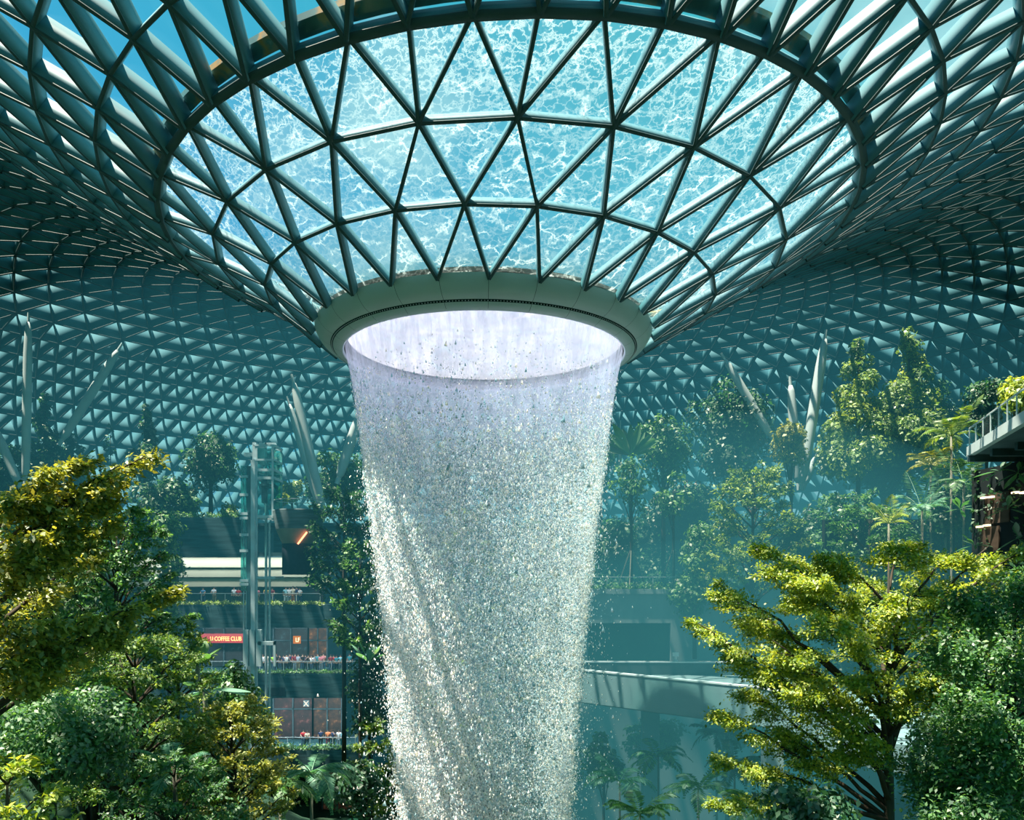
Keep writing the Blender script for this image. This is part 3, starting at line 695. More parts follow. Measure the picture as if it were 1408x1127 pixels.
# ------------------------------------------------------------------ walkway at upper right
wk = thing('canopy_walkway', 'walkway deck with pale edge and dark ribbed underside at the upper right edge', 'walkway')
e0 = at(1333, 616, 44.5); e1 = at(1412, 566, 34.6); e2 = e1 + (e1-e0)*.9
zz_ = float((e0[2]+e1[2])/2); E = [(e0[0], e0[1]), (e1[0], e1[1]), (e2[0], e2[1])]
b = MB(); b.prism(E + [(40, E[2][1]), (40, E[0][1])], zz_-.45, zz_-.1); b.build('deck', inner, wk)
b = MB()
for k in range(9):
    y = E[0][1] + (E[2][1]-E[0][1])*k/9 - .4; b.box(E[0][0]-.3, 40, y-.12, y+.12, zz_-.85, zz_-.45)
b.build('underside_ribs', inner, wk)
b = MB()
for a_, q_ in zip(E, E[1:]): b.bar((*a_, zz_-.22), (*q_, zz_-.22), .3, .55)
b.bar((*E[0], zz_-.22), (40, E[0][1], zz_-.22), .3, .55); b.build('edge_beam', paint('walkway_edge', (.42,.52,.52), .6, .08), wk)
railing('glass railing with slim posts along the upper right walkway', [(*E[0], zz_), (*E[1], zz_), (*E[2], zz_)], 1.15, 1.35)
# wall under it, its shade painted into a near-black colour, with small warm lights
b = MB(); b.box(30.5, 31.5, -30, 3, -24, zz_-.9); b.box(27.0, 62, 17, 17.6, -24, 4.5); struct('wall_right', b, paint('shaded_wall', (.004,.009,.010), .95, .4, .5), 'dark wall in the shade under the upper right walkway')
tile = paint('lit_wall_slab', (.045,.03,.02), .8, .4, .6, stretch=(1,1,4))
for px, py in ((1353,684),(1363,683),(1396,677),(1407,677),(1347,724),(1357,722)):
    p = at(px, py, 28.75*1050/(px-704)); l = thing('wall_light', 'small warm wall light in the shade under the right walkway', 'light', tuple(p), group='warm wall lights under the walkway')
    b = MB(); b.box(-.1, .1, -.22, .22, -.05, .05); b.build('lamp_bar', glow('wall_lamp', (1., .72, .40), 2.6), l)
    b = MB(); b.box(.1, .2, -.26, .26, -.08, .12); b.build('backplate', inner, l)
for px, py, w_, h_ in ((1371,698,.7,.9),(1360,742,.6,.8)):
    p = at(px, py, 28.85*1050/(px-704)); b = MB(); b.box(30.42, 30.49, p[1]-w_*1.6, p[1]+w_*1.6, p[2]-h_, p[2]+h_); tag(b.build('trim_2', tile), 'brown stone slab in the shaded right wall', kind='structure')

# added fill lights along the slab edges, brightening visitors and galleries
for k, (x_, z_, wid_) in enumerate(((-25, zb_ter-.15, 20), (-25, -5.4, 22), (-20, -12.3, 12))):
    ld = bpy.data.lights.new('gallery_fill', 'AREA'); ld.shape = 'RECTANGLE'; ld.size = wid_; ld.size_y = .4; ld.energy = GAL*(1.2, 3.2, 3.0)[k]; ld.color = (.85, .95, 1.)
    lo = bpy.data.objects.new('gallery_fill', ld); C.objects.link(lo); lo.location = (x_, FY+.2, z_); lo.rotation_euler = (math.radians(28), 0, 0)
# ------------------------------------------------------------------ trees
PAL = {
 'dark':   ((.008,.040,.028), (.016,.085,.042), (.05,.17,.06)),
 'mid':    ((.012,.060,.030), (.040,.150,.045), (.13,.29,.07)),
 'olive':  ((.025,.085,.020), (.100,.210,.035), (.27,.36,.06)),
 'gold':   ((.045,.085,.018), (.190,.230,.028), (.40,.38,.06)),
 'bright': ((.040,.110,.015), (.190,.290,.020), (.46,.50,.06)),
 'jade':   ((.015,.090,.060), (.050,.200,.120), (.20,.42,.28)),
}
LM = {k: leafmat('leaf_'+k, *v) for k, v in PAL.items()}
bark = paint('bark', (.055,.050,.038), .9, .4, 3., stretch=(1,1,.3)); palebark = paint('pale_bark', (.20,.20,.15), .9, .3, 3., stretch=(1,1,.3))
twig = paint('twig', (.045,.035,.025), .9, .3)

def leaf_arrays(P, ax, nr, Ln, Wd, fold=.18):
    n = len(P); Ln = np.broadcast_to(np.asarray(Ln, float), (n,))[:, None]; Wd = np.broadcast_to(np.asarray(Wd, float), (n,))[:, None]
    ax = unit(ax); nr = unit(nr - ax*np.sum(nr*ax, 1, keepdims=True)); sdv = np.cross(ax, nr)
    v = np.stack([P, P+ax*Ln*.48+sdv*Wd*.5+nr*fold*Wd, P+ax*Ln, P+ax*Ln*.48-sdv*Wd*.5+nr*fold*Wd], 1).reshape(-1, 3)
    return v
def foliage(name, parent, P, ax, nr, Ln, Wd, mat, rnd=None, fold=.18):
    n = len(P); v = leaf_arrays(P, ax, nr, Ln, Wd, fold)
    if rnd is None: rnd = rng.random(n)
    return obj(name, np_mesh(name, v, np.arange(n*4).reshape(-1, 4), mat, attrs={'rnd': np.repeat(np.clip(rnd, 0, 1), 4)}), parent)
def rdir(n, up=0.):
    d = rng.normal(0, 1, (n, 3)); d[:, 2] += up; return unit(d)

def limb_tree(label, base, fork, tips, pal, leafL, per, width, cat='tree', group=None, trunk_r=.16, kind='tree', droop=.25, thick=.10, topz=None, barkm=None, sprays=5):
    """spreading tree: limbs climb from the trunk to flat leafy sprays at the given tips"""
    base = np.asarray(base, float); fork = np.asarray(fork, float)-base
    s = thing(kind, label, cat, tuple(base), group=group)
    tips = [np.asarray(q, float)-base for q in tips]
    tz = max(q[2] for q in tips) if topz is None else topz-base[2]
    top = np.array((fork[0]*1.05, fork[1]*1.05, tz*.97))
    b = MB(); mid = fork*.5 + np.array((.1, 0, 0))*trunk_r
    tr_pts = [np.zeros(3), mid, fork, fork*.5+top*.5, top]
    b.tube(tr_pts, [trunk_r*1.15, trunk_r, trunk_r*.85, trunk_r*.5, trunk_r*.12], 8)
    b.build('trunk', barkm or bark, s, True)
    Ps, As, Ns, Rn = [], [], [], []
    lb = MB()
    for q in tips:
        hd = q-top; hl = math.hypot(q[0]-fork[0], q[1]-fork[1])
        zs_ = np.clip(q[2]-hl*.75, fork[2]*.85, tz*.93)
        u = np.clip((zs_-fork[2])/max(1e-3, tz-fork[2]), 0, 1)
        st = (fork + (top-fork)*u) if u > 0 else fork*(zs_/fork[2])
        ctl = st*.45 + q*.55 + np.array((0, 0, .10*hl))
        ts = np.linspace(0, 1, 9)[:, None]
        pts = (1-ts)**2*st + 2*ts*(1-ts)*ctl + ts*ts*q
        pts += rng.normal(0, .012*hl, pts.shape)*np.sin(ts*PI)
        r0 = trunk_r*np.clip(.2+.4*hl/ max(.1, max(hl, 4*trunk_r*6)), .15, .55)
        lb.tube(pts, list(np.linspace(r0, r0*.12, 9)), 5)
        h = np.array((q[0]-st[0], q[1]-st[1], 0)); hn = np.linalg.norm(h)
        h = h/hn if hn > .05 else np.array((1., 0, 0)); sdv = np.array((-h[1], h[0], 0))
        n = per; 
        # sprays: side twigs lying nearly flat, leaves spaced along them
        k = max(3, sprays*2+1); tw_t = rng.uniform(.38, 1., k); tw_s = rng.choice([-1, 1], k)
        each = n//k
        for tt, sg_ in zip(tw_t, tw_s):
            p0 = (1-tt)**2*st + 2*tt*(1-tt)*ctl + tt*tt*q
            wl = width*(.35+.65*math.sin(min(1, (1.08-tt)*1.25)*PI*.62))*rng.uniform(.6, 1.15)
            dv = unit((h*rng.uniform(.35, 1.0) + sdv*sg_*rng.uniform(.3, 1.0) + np.array((0, 0, rng.uniform(-.05, .16))))[None])[0]
            p1 = p0 + dv*wl
            if leafL > .06: lb.tube([p0, (p0+p1)/2+np.array((0, 0, .02)), p1], [r0*.22, r0*.14, .004], 3, False)
            tl_ = rng.uniform(.05, 1.04, each)[:, None]
            spread = wl*.20*(1-.55*tl_)
            P = p0 + (p1-p0)*tl_ + rng.normal(0, 1, (each, 3))*spread*np.array((1, 1, 0)) + np.array((0, 0, 1.))*rng.normal(.03, thick, (each, 1))
            a_ = unit(dv[None]*.7 + rng.normal(0, .7, (each, 3)) + np.array((0, 0, -droop)))
            nn = unit(rng.normal(0, .42, (each, 3)) + np.array((0, 0, 1.)))
            Ps.append(P); As.append(a_); Ns.append(nn); Rn.append(np.clip(rng.normal(.48, .24, each) + rng.normal(0, .10), 0, 1))
    lb.build('branches', twig, s, True)
    P, A_, N_, R_ = map(np.concatenate, (Ps, As, Ns, Rn))
    Ln = leafL*rng.uniform(.65, 1.25, len(P))
    foliage('foliage', s, P, A_, N_, Ln, Ln*rng.uniform(.42, .62, len(P)), LM[pal], R_)
    return s

def spread_tips(c, z0, z1, rad, tiers, nb, shape=.6, yscale=1.):
    """limb tips for a tiered crown: wider low tiers"""
    out = []
    for k in range(tiers):
        u = k/max(1, tiers-1); r = rad*(1-(1-shape)*u**1.4) if u < .96 else rad*shape*.6
        a0 = rng.random()*6.28; m = max(3, int(round(nb*(1-.35*u))))
        for j in range(m):
            a = a0 + 2*PI*j/m + rng.normal(0, .18); rr = r*rng.uniform(.72, 1.08)
            out.append((c[0]+math.cos(a)*rr, c[1]+math.sin(a)*rr*yscale, z0+(z1-z0)*(u*.92+.04)+rng.normal(0, .02*(z1-z0))))
    return out

def tiered(label, px, y0, y1, wpx, d, pal, leafpx=5., per=None, tiers=5, nb=6, shape=.55, ground=None, cat='tree', group=None, kind='layered_tree', lean=0, trunk_r=None):
    top = at(px, y0, d); bot = at(px, y1, d); rad = wpx*d/F/2
    gz = ground if ground is not None else float(ground_z(top[0], top[1]))
    base = np.array((top[0]+lean, top[1], gz-.1)); lf = LS*leafpx*d/F
    tips = spread_tips(top, bot[2], top[2], rad, tiers, nb, shape)
    fork = np.array((top[0]+lean*.3, top[1], max(gz+.5, bot[2]-rad*.35)))
    area = wpx*abs(y1-y0)
    per = per or int(np.clip(area/(leafpx*leafpx)*11.0/len(tips), 80, 1500))
    return limb_tree(label, base, fork, tips, pal, lf, per, rad*.42, cat, group, trunk_r or max(.08, rad*.055), kind, thick=max(.02, (top[2]-bot[2])*.008))

def bushy(label, px, y0, y1, wpx, d, pal, leafpx=5., n=None, blobs=16, ground=None, cat='tree', group=None, kind='leafy_tree', trunk_r=None, shape='round', ybase=None, lean=0):
    """crown of leafy clumps on a forked trunk"""
    top = at(px, y0, d); bot = at(px, y1, d); rad = wpx*d/F/2; hz = (top[2]-bot[2])/2; cz = (top[2]+bot[2])/2
    gz = ground if ground is not None else float(ground_z(top[0], top[1]))
    if ybase is not None: gz = float(at(px, ybase, d)[2])
    base = np.array((top[0]+lean, top[1], gz-.05)); s = thing(kind, label, cat, tuple(base), group=group)
    cc = np.array((-lean, 0, cz-base[2])); trunk_r = trunk_r or max(.06, rad*.07)
    B_ = []
    for k in range(blobs):
        if shape == 'cone':
            u = (k+.5)/blobs; rr = rad*(1-u)**.8*.75; a = rng.random()*6.28
            B_.append((cc + np.array((math.cos(a)*rr, math.sin(a)*rr, -hz*.88+u*hz*1.78)), max(rad*.18, rad*.62*(1-u*.75))))
        elif shape == 'column':
            u = (k+.5)/blobs; rr = rad*.35; a = rng.random()*6.28
            B_.append((cc + np.array((math.cos(a)*rr, math.sin(a)*rr, -hz*.92+u*hz*1.84)), rad*rng.uniform(.55, .75)))
        else:
            v = rdir(1)[0]*rng.random()**.4*.72; B_.append((cc + v*np.array((rad, rad, hz)), min(rad, hz)*rng.uniform(.38, .58)))
    b = MB(); tz = cc[2] + (hz*.8 if shape != 'round' else hz*.3)
    b.tube([(0, 0, 0), (-lean*.4, 0, tz*.4), (-lean*.8, 0, tz*.75), (-lean, 0, tz)], [trunk_r*1.2, trunk_r, trunk_r*.7, trunk_r*.25], 7)
    b.build('trunk', bark, s, True)
    if shape == 'round':
        lb = MB()
        for c, r in B_[:14]:
            st = np.array((-lean*.6, 0, max(.3, tz*.45 + rng.random()*tz*.3)))
            lb.tube([st, st*.4+c*.6+np.array((0, 0, .05*rad)), c], [trunk_r*.5, trunk_r*.3, trunk_r*.1], 5)
        lb.build('branches', bark, s, True)
    n = n or int(np.clip(wpx*abs(y1-y0)/(leafpx*leafpx)*11.0, 900, 20000)); lf = LS*leafpx*d/F
    wts = np.array([r*r for c, r in B_]); idx = rng.choice(len(B_), n, p=wts/wts.sum())
    cen = np.array([c for c, r in B_])[idx]; rr = np.array([r for c, r in B_])[idx][:, None]
    u = rdir(n, .25); P = cen + u*rr*rng.uniform(.55, 1.12, (n, 1))*np.array((1, 1, .8))
    nr = unit(u + rng.normal(0, .5, (n, 3)) + np.array((0, 0, .45))); ax = unit(np.cross(nr, rng.normal(0, 1, (n, 3))) + np.array((0, 0, -.35)))
    Ln = lf*rng.uniform(.7, 1.3, n)
    tone = np.array(rng.normal(0, .13, len(B_)))[idx]
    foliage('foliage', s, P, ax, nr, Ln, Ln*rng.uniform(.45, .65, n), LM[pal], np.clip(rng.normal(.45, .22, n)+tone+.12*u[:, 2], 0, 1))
    return s

def frond_arrays(org, az, length, rise, droop, nl, ll, lw, dirz=None):
    """one feather palm frond: arched rib and two combs of leaflets"""
    t_ = np.linspace(0, 1, 12); h = np.array((math.cos(az), math.sin(az), 0.))
    rib = org + h*(t_*length*(1-.18*t_))[:, None] + np.array((0, 0, 1.))*((rise*t_ - droop*t_*t_)*length)[:, None]
    tt = np.linspace(.12, 1, nl); p = np.stack([np.interp(tt, t_, rib[:, k]) for k in range(3)], 1)
    tang = unit(np.stack([np.gradient(rib[:, k]) for k in range(3)], 1)); tg = unit(np.stack([np.interp(tt, t_, tang[:, k]) for k in range(3)], 1))
    sdv = unit(np.cross(tg, np.array((0, 0, 1.)))); P = []; A_ = []; N_ = []; Ls = []
    for sg_ in (-1, 1):
        a_ = unit(tg*.55 + sdv*sg_*.8 + np.array((0, 0, -.28)) + rng.normal(0, .07, (nl, 3)))
        P.append(p); A_.append(a_); N_.append(unit(np.cross(a_, tg)*sg_*-1 + np.array((0, 0, .6)))); Ls.append(ll*np.sin(np.clip(tt*1.05, .1, 1)*PI*.86+.25))
    return rib, np.concatenate(P), np.concatenate(A_), np.concatenate(N_), np.concatenate(Ls)
def palm(label, px, py, d, length, pal, nf=13, trunk=True, ground=None, ll=.5, lw=.07, nl=26, cat='palm', group=None, kind='feather_palm', rise=(.35, 1.1), droop=(.55, .95), r=.09, full=True):
    c = at(px, py, d); gz = ground if ground is not None else float(ground_z(c[0], c[1]))
    base = np.array((c[0], c[1], gz-.05)) if trunk else c.copy(); s = thing(kind, label, cat, tuple(base), group=group)
    H = c[2]-base[2]
    if trunk:
        b = MB(); b.tube([(0, 0, 0), (.05, .02, H*.3), (.02, .05, H*.7), (0, 0, H)], [r*1.3, r, r*.9, r*.8], 8); b.build('trunk', palebark, s, True)
    for k in range(nf):
        az = 2*PI*k/nf + rng.normal(0, .2); u = k % 3 / 2
        rib, P, A_, N_, Ls = frond_arrays(np.array((0, 0, H)), az, length*rng.uniform(.8, 1.1), rng.uniform(*rise)*(1.25-.6*u), rng.uniform(*droop), nl, ll, lw)
        v = leaf_arrays(P, A_, N_, np.maximum(Ls, .05), lw, .05); n = len(P)
        b = MB(); b.tube(rib, list(np.linspace(r*.3, r*.06, len(rib))), 4)
        V_ = np.concatenate([v, np.array(b.v)]); f2 = np.array([q for q in b.f if len(q) == 4]) + len(v)
        fr_ = np_mesh('frond', V_, [np.arange(n*4).reshape(-1, 4), f2], LM[pal], attrs={'rnd': np.concatenate([np.repeat(np.clip(rng.normal(.5, .2, n), 0, 1), 4), np.full(len(b.v), .7)])})
        obj('frond', fr_, s)
    return s
def broadleaf(label, px, py, d, length, pal, n=7, ground=None, wid=.22, cat='plant', kind='broad_leaf_plant', fan=False, trunk=False, tilt_=(.5, 1.4), group=None):
    """rosette of long paddle leaves, or a flat fan of them"""
    c = at(px, py, d); gz = ground if ground is not None else float(ground_z(c[0], c[1]))
    base = np.array((c[0], c[1], gz)) if trunk else c; s = thing(kind, label, cat, tuple(base), group=group); H = c[2]-base[2]
    if trunk:
        b = MB(); b.tube([(0, 0, -.05), (.03, 0, H*.5), (0, 0, H)], [.14, .12, .10], 8); b.build('trunk', palebark, s, True)
    for k in range(n):
        if fan: th = -1.15 + 2.3*k/(n-1); dv = np.array((math.sin(th), .12*rng.normal(), math.cos(th))); sd_ = np.array((math.cos(th), 0, -math.sin(th)))
        else:
            az = 2*PI*k/n + rng.normal(0, .25); e = rng.uniform(*tilt_); dv = np.array((math.cos(az)*math.cos(e), math.sin(az)*math.cos(e), math.sin(e))); sd_ = np.array((-math.sin(az), math.cos(az), 0))
        ts = np.linspace(0, 1, 9); lng = length*rng.uniform(.8, 1.15)
        mid = np.array((0, 0, H)) + dv*(ts*lng)[:, None] + np.array((0, 0, -1.))*(.30*lng*ts*ts*(0.35 if fan else 1))[:, None]
        wv = wid*lng*np.clip(np.sin(np.clip((ts-.18)/.82, 0, 1)*PI*.93+.08), .03, 1)*.5; wv[ts < .18] = .012*lng
        up = np.cross(sd_, dv)
        V_ = np.stack([mid - sd_*wv[:, None] + up*wv[:, None]*.35, mid, mid + sd_*wv[:, None] + up*wv[:, None]*.35], 1).reshape(-1, 3)
        q = [(i*3+j, i*3+j+1, i*3+j+4, i*3+j+3) for i in range(8) for j in range(2)]
        obj('leaf_blade', np_mesh('leaf_blade', V_, np.array(q), LM[pal], smooth=True, attrs={'rnd': np.full(len(V_), np.clip(rng.normal(.6, .2), 0, 1))}), s)
    return s
def hedge(label, p0, p1, depth_, h, n, leaf, pal):
    p0 = np.array(p0, float); p1 = np.array(p1, float); u = rng.random(n)[:, None]
    bump = (.35 + .65*np.abs(np.sin(u*37+np.sin(u*91)*1.5)))
    P = p0 + (p1-p0)*u + np.stack([rng.normal(0, .1, n), rng.uniform(-depth_, depth_, n), rng.random(n)*h*bump[:, 0]], 1)
    nr = unit(rng.normal(0, .6, (n, 3)) + np.array((0, -.4, .8))); ax = rdir(n, .3); Ln = leaf*rng.uniform(.6, 1.3, n)
    o = obj('ledge_plants', leaf_mesh_only('ledge_plants', P, ax, nr, Ln, Ln*.55, LM[pal])); return tag(o, label, 'plants', kind='stuff')
def leaf_mesh_only(name, P, ax, nr, Ln, Wd, mat):
    n = len(P); return np_mesh(name, leaf_arrays(P, ax, nr, Ln, Wd), np.arange(n*4).reshape(-1, 4), mat, attrs={'rnd': np.repeat(rng.random(n), 4)})
TER = 5.13     # canopy terrace level above the galleries
# --- behind the galleries, against the roof
bushy('tall dark conifer-like tree at far left beside the upright column', 62, 533, 690, 58, 81, 'dark', 4.5, blobs=20, ground=TER, shape='cone')
bushy('dark fuzzy tree behind the right-leaning column at far left', 100, 592, 690, 62, 84, 'dark', 4.5, blobs=16, ground=TER, shape='cone')
bushy('dark shrubby tree at the left edge beside the slim pale strut', 8, 605, 700, 56, 78, 'dark', 5, blobs=14, ground=TER)
bushy('thin bare sapling with a dark pole stem against the glass roof', 152, 578, 645, 24, 86, 'dark', 3.5, n=260, blobs=8, ground=TER, shape='cone')
bushy('narrow pointed dark tree left of the round-crowned tree', 199, 550, 660, 42, 80, 'dark', 4.5, blobs=16, ground=TER, shape='cone')
bushy('dense dark tree filling the terrace edge below the pointed tree', 222, 640, 745, 74, 77, 'dark', 5, blobs=18, ground=TER)
bushy('climber covered column of dark leaves hanging beside the slate parapet', 232, 700, 862, 46, 72, 'mid', 5, blobs=20, shape='column')
bushy('round-crowned dark green tree just left of the lift tower', 290, 590, 682, 80, 79, 'dark', 4.6, blobs=20, ground=TER)
bushy('small loose tree under the round-crowned tree by the parapet', 262, 672, 712, 60, 77.5, 'mid', 4.5, blobs=10, ground=TER)
bushy('low shrub on the parapet just left of the lift tower', 318, 686, 716, 36, 77, 'olive', 4, blobs=8, ground=TER)
bushy('bright yellow flowering shrub between lift tower and lookout', 387, 678, 700, 26, 78, 'bright', 3.5, blobs=8, ground=TER, cat='shrub', kind='flowering_shrub')
bushy('dull grey green shrub behind the yellow flowering shrub', 402, 660, 694, 44, 84, 'olive', 4, blobs=10, ground=TER, cat='shrub', kind='leafy_shrub')
bushy('dark rounded tree right of the front roof column', 441, 640, 700, 52, 86, 'dark', 4.5, blobs=14, ground=TER)
bushy('leafy tree at the foot of the right-leaning column left of the waterfall', 470, 612, 700, 74, 80, 'mid', 4.8, blobs=18, ground=TER)
tiered('layered dark green tree between the lookout and the waterfall', 473, 668, 800, 104, 68, 'dark', 5.5, tiers=6, nb=7, ground=-17)
tiered('lower layered green tree hugging the left edge of the waterfall', 495, 742, 880, 84, 64, 'mid', 5.5, tiers=6, nb=6)
bushy('dark leafy mass hanging down left of the waterfall, right of the crowd', 508, 850, 1010, 60, 66, 'dark', 5.5, blobs=24, shape='column')
tiered('yellow tipped small tree at lower left edge of the waterfall', 512, 990, 1110, 60, 58, 'olive', 5.5, tiers=5, nb=5)
broadleaf('long pale strap leaved plant in the climber left of the waterfall', 507, 912, 60, 2.6, 'jade', 7, tilt_=(.7, 1.4))
bushy('dim shrub mass under the lower gallery left of the waterfall', 498, 1040, 1127, 90, 56, 'dark', 6, blobs=14)
# --- seen through the waterfall
for k, (px, y0, y1, w_, d, pal) in enumerate([(548,560,700,90,86,'mid'),(615,590,720,96,88,'dark'),(690,570,715,100,90,'mid'),(765,585,715,100,88,'dark'),(825,560,700,80,84,'mid')]):
    bushy(['bushy tree behind the left side of the waterfall', 'dark tree behind the waterfall, left of its middle', 'green tree behind the middle of the waterfall', 'dark tree behind the waterfall, right of its middle', 'green tree behind the right side of the waterfall'][k], px, y0, y1, w_, d, pal, 6, blobs=14, ground=TER)
for k, (px, y0, y1, w_, d, pal) in enumerate([(560,720,900,110,74,'mid'),(650,700,880,120,78,'olive'),(740,710,900,110,76,'mid'),(600,900,1080,130,66,'olive'),(720,900,1080,140,66,'mid')]):
    tiered(['layered tree low behind the left of the waterfall', 'layered olive tree low behind the middle of the waterfall', 'layered tree low behind the right of the waterfall', 'bottom olive tree glimpsed through the left of the waterfall', 'bottom tree glimpsed through the right of the waterfall'][k], px, y0, y1, w_, d, pal, 7, tiers=5, nb=6)
# --- right side hillside
RG = None
broadleaf('fan shaped traveller palm just right of the waterfall', 868, 628, 73, 3.6, 'mid', 11, wid=.2, fan=True, trunk=True, cat='palm', kind='traveller_palm')
bushy('leafy tree with light tips right of the traveller palm', 912, 562, 670, 84, 75, 'mid', 5, blobs=20)
bushy('dark round tree under the left-leaning column right of the waterfall', 1006, 512, 680, 116, 79, 'dark', 5, blobs=28)
bushy('yellow flowering small tree before the sunlit white column', 1088, 573, 640, 62, 72, 'gold', 4.5, blobs=14)
bushy('slim sapling with stakes nearest the waterfall', 868, 620, 720, 58, 71, 'mid', 5, n=700, blobs=10, ybase=800)
bushy('slim sapling with stakes, second from the waterfall', 926, 640, 722, 52, 71, 'mid', 5, n=500, blobs=9, ybase=795)
bushy('tangled tree on the slope left of the layered tree', 955, 690, 880, 74, 69, 'mid', 5, blobs=26, ybase=905)
tiered('layered pale green tree in mid slope right of the waterfall', 1035, 640, 790, 140, 67, 'olive', 5.2, tiers=7, nb=7)
tiered('low layered tree below the V shaped columns', 1168, 676, 775, 130, 66, 'mid', 5.2, tiers=5, nb=7)
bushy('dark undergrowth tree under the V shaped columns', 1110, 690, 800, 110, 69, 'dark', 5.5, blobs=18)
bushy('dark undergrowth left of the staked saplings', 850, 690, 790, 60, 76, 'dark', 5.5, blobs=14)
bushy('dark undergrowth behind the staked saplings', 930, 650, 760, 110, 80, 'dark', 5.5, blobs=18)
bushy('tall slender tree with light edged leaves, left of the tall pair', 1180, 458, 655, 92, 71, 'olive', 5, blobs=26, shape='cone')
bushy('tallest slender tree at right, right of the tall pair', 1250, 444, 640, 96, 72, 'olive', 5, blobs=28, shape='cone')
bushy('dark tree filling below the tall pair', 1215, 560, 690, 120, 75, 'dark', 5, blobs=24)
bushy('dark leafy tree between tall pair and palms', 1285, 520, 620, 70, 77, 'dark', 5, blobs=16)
tiered('low bright layered tree behind the top of the right foreground tree', 1195, 695, 790, 140, 60, 'mid', 5.5, tiers=5, nb=7, ground=-9)
for k, (px, py, d, ln) in enumerate([(1308,600,58,3.2),(1280,640,60,2.6),(1325,665,57,3.0),(1268,702,57,2.8),(1300,655,60,2.6)]):
    palm(['tall palm left of the walkway with upright yellow green fronds', 'palm with browned fronds beside the tall pair of trees', 'palm touching the end of the walkway', 'lowest palm of the cluster with long drooping fronds', 'palm in the middle of the cluster with a thin pale trunk'][k], px, py, d, ln, ['olive','gold','mid','jade','mid'][k], 12, ll=.75, lw=.10, nl=22, rise=(.6, 1.5), ground=-9 if d < 60 else -4)
palm('small bright palm on the slope left of the palm cluster', 1222, 720, 56, 2.0, 'bright', 9, ll=.6, lw=.1, nl=16, rise=(.9, 1.6), ground=-9)
bushy('dark tree above the walkway rail at upper right', 1357, 516, 590, 62, 62, 'dark', 5, blobs=14, ground=2.)
bushy('sunlit yellow green tree above the walkway at the right edge', 1402, 512, 575, 66, 52, 'bright', 5, blobs=14, ground=2.)
for k, (px, py) in enumerate([(1375,648),(1400,650),(1385,700),(1340,750),(1400,740),(1320,700)]):
    broadleaf('dark strap leaved plant hanging on the shaded right wall', px, py, 28.5*1050/(px-704), 1.3, 'dark', 8, tilt_=(-.3, 1.2), group='plants on the shaded right wall')
def climbers(label, lo, hi, n, pal, leaf):
    lo = np.array(lo, float); hi = np.array(hi, float); P = rng.uniform(lo, hi, (n, 3)); k = np.sin(P[:, 1]*1.3+P[:, 0])+np.sin(P[:, 2]*1.7)+rng.normal(0, .5, n) > -.3; P = P[k]; n = len(P)
    Ln = leaf*rng.uniform(.6, 1.3, n); o = obj('climbing_plants', leaf_mesh_only('climbing_plants', P, rdir(n, -.5), unit(rng.normal(0, .5, (n, 3))+np.array((-.5, -.5, .4))), Ln, Ln*.55, LM[pal])); return tag(o, label, 'plants', kind='stuff')
climbers('dark climbers on the shaded wall under the right walkway', (30.1, -14, -9), (30.45, 3, 6.5), 2600, 'dark', .32)
climbers('dark climbers on the wall behind the palm cluster', (27, 16.5, -8), (48, 16.95, 5.2), 9000, 'dark', .40)
bushy('dark tree between the palms and the wall behind them', 1310, 640, 760, 100, 60.5, 'dark', 5.5, blobs=20, ground=-12)
# stakes of the two saplings
for px in (868, 926):
    p = at(px, 795, 71); 
    s = thing('tree_stakes', 'three thin wooden stakes propping the sapling %s the waterfall' % ('nearest' if px == 868 else 'second from'), 'stakes', (p[0], p[1], p[2]))
    for k in range(3):
        a_ = k*2.1+.3; b = MB(); b.bar((math.cos(a_)*1.5, math.sin(a_)*1.0, -.6), (0, 0, 2.9), .08, .08); b.build('stake', palebark, s)
# valley floor planting under the bridge
for k, (px, py, d, ln, pal) in enumerate([(852,1075,54,3.4,'jade'),(905,1040,58,3.0,'mid'),(960,1085,52,3.6,'mid'),(1010,1050,55,3.0,'dark'),(880,1120,48,3.0,'mid'),(985,1010,60,2.8,'dark'),(1035,1110,46,3.,'mid')]):
    palm('misty feathery tree fern in the valley under the bridge', px, py, d, ln, pal, 11, ll=.8, lw=.16, nl=18, rise=(.4, 1.0), group='tree ferns under the bridge', kind='tree_fern')
for k, (px, y0, y1, w_, d) in enumerate([(900,980,1060,90,66),(1000,960,1040,90,64),(830,1000,1100,60,62)]):
    bushy('dim shrub in the valley below the bridge', px, y0, y1, w_, d, 'mid', 6, blobs=12, group='shrubs below the bridge', cat='shrub', kind='valley_shrub')
# --- left slope
tiered('mid green layered tree below the golden foreground branches', 160, 690, 850, 180, 36, 'mid', 5, tiers=6, nb=7, shape=.6)
tiered('layered green tree in the left middle, broadest of the slope', 185, 868, 1060, 235, 28, 'olive', 5, tiers=6, nb=8, shape=.55)
bushy('dense pointed green tree beside the middle gallery crowd', 322, 905, 1015, 100, 40, 'mid', 6, blobs=24, shape='cone')
tiered('olive crowned tree left of the glowing coffee sign', 245, 850, 930, 100, 36, 'olive', 5, tiers=4, nb=7, shape=.55)
tiered('yellow olive layered tree at bottom left of the galleries', 318, 962, 1100, 180, 29, 'gold', 5, tiers=6, nb=8, shape=.35)
tiered('dark layered tree at the bottom, behind the yellow olive one', 240, 1040, 1180, 200, 24, 'mid', 5.5, tiers=5, nb=7)
bushy('dark leafy tree at the bottom left corner', 70, 940, 1110, 240, 21, 'mid', 6, n=15000, blobs=30)
tiered('sunlit leafy branches at the bottom left edge', 10, 1040, 1140, 170, 15, 'bright', 10, tiers=3, nb=7, shape=.6)
bushy('shaded tree filling behind the golden foreground branches', 70, 690, 900, 200, 42, 'dark', 6, n=9000, blobs=26)
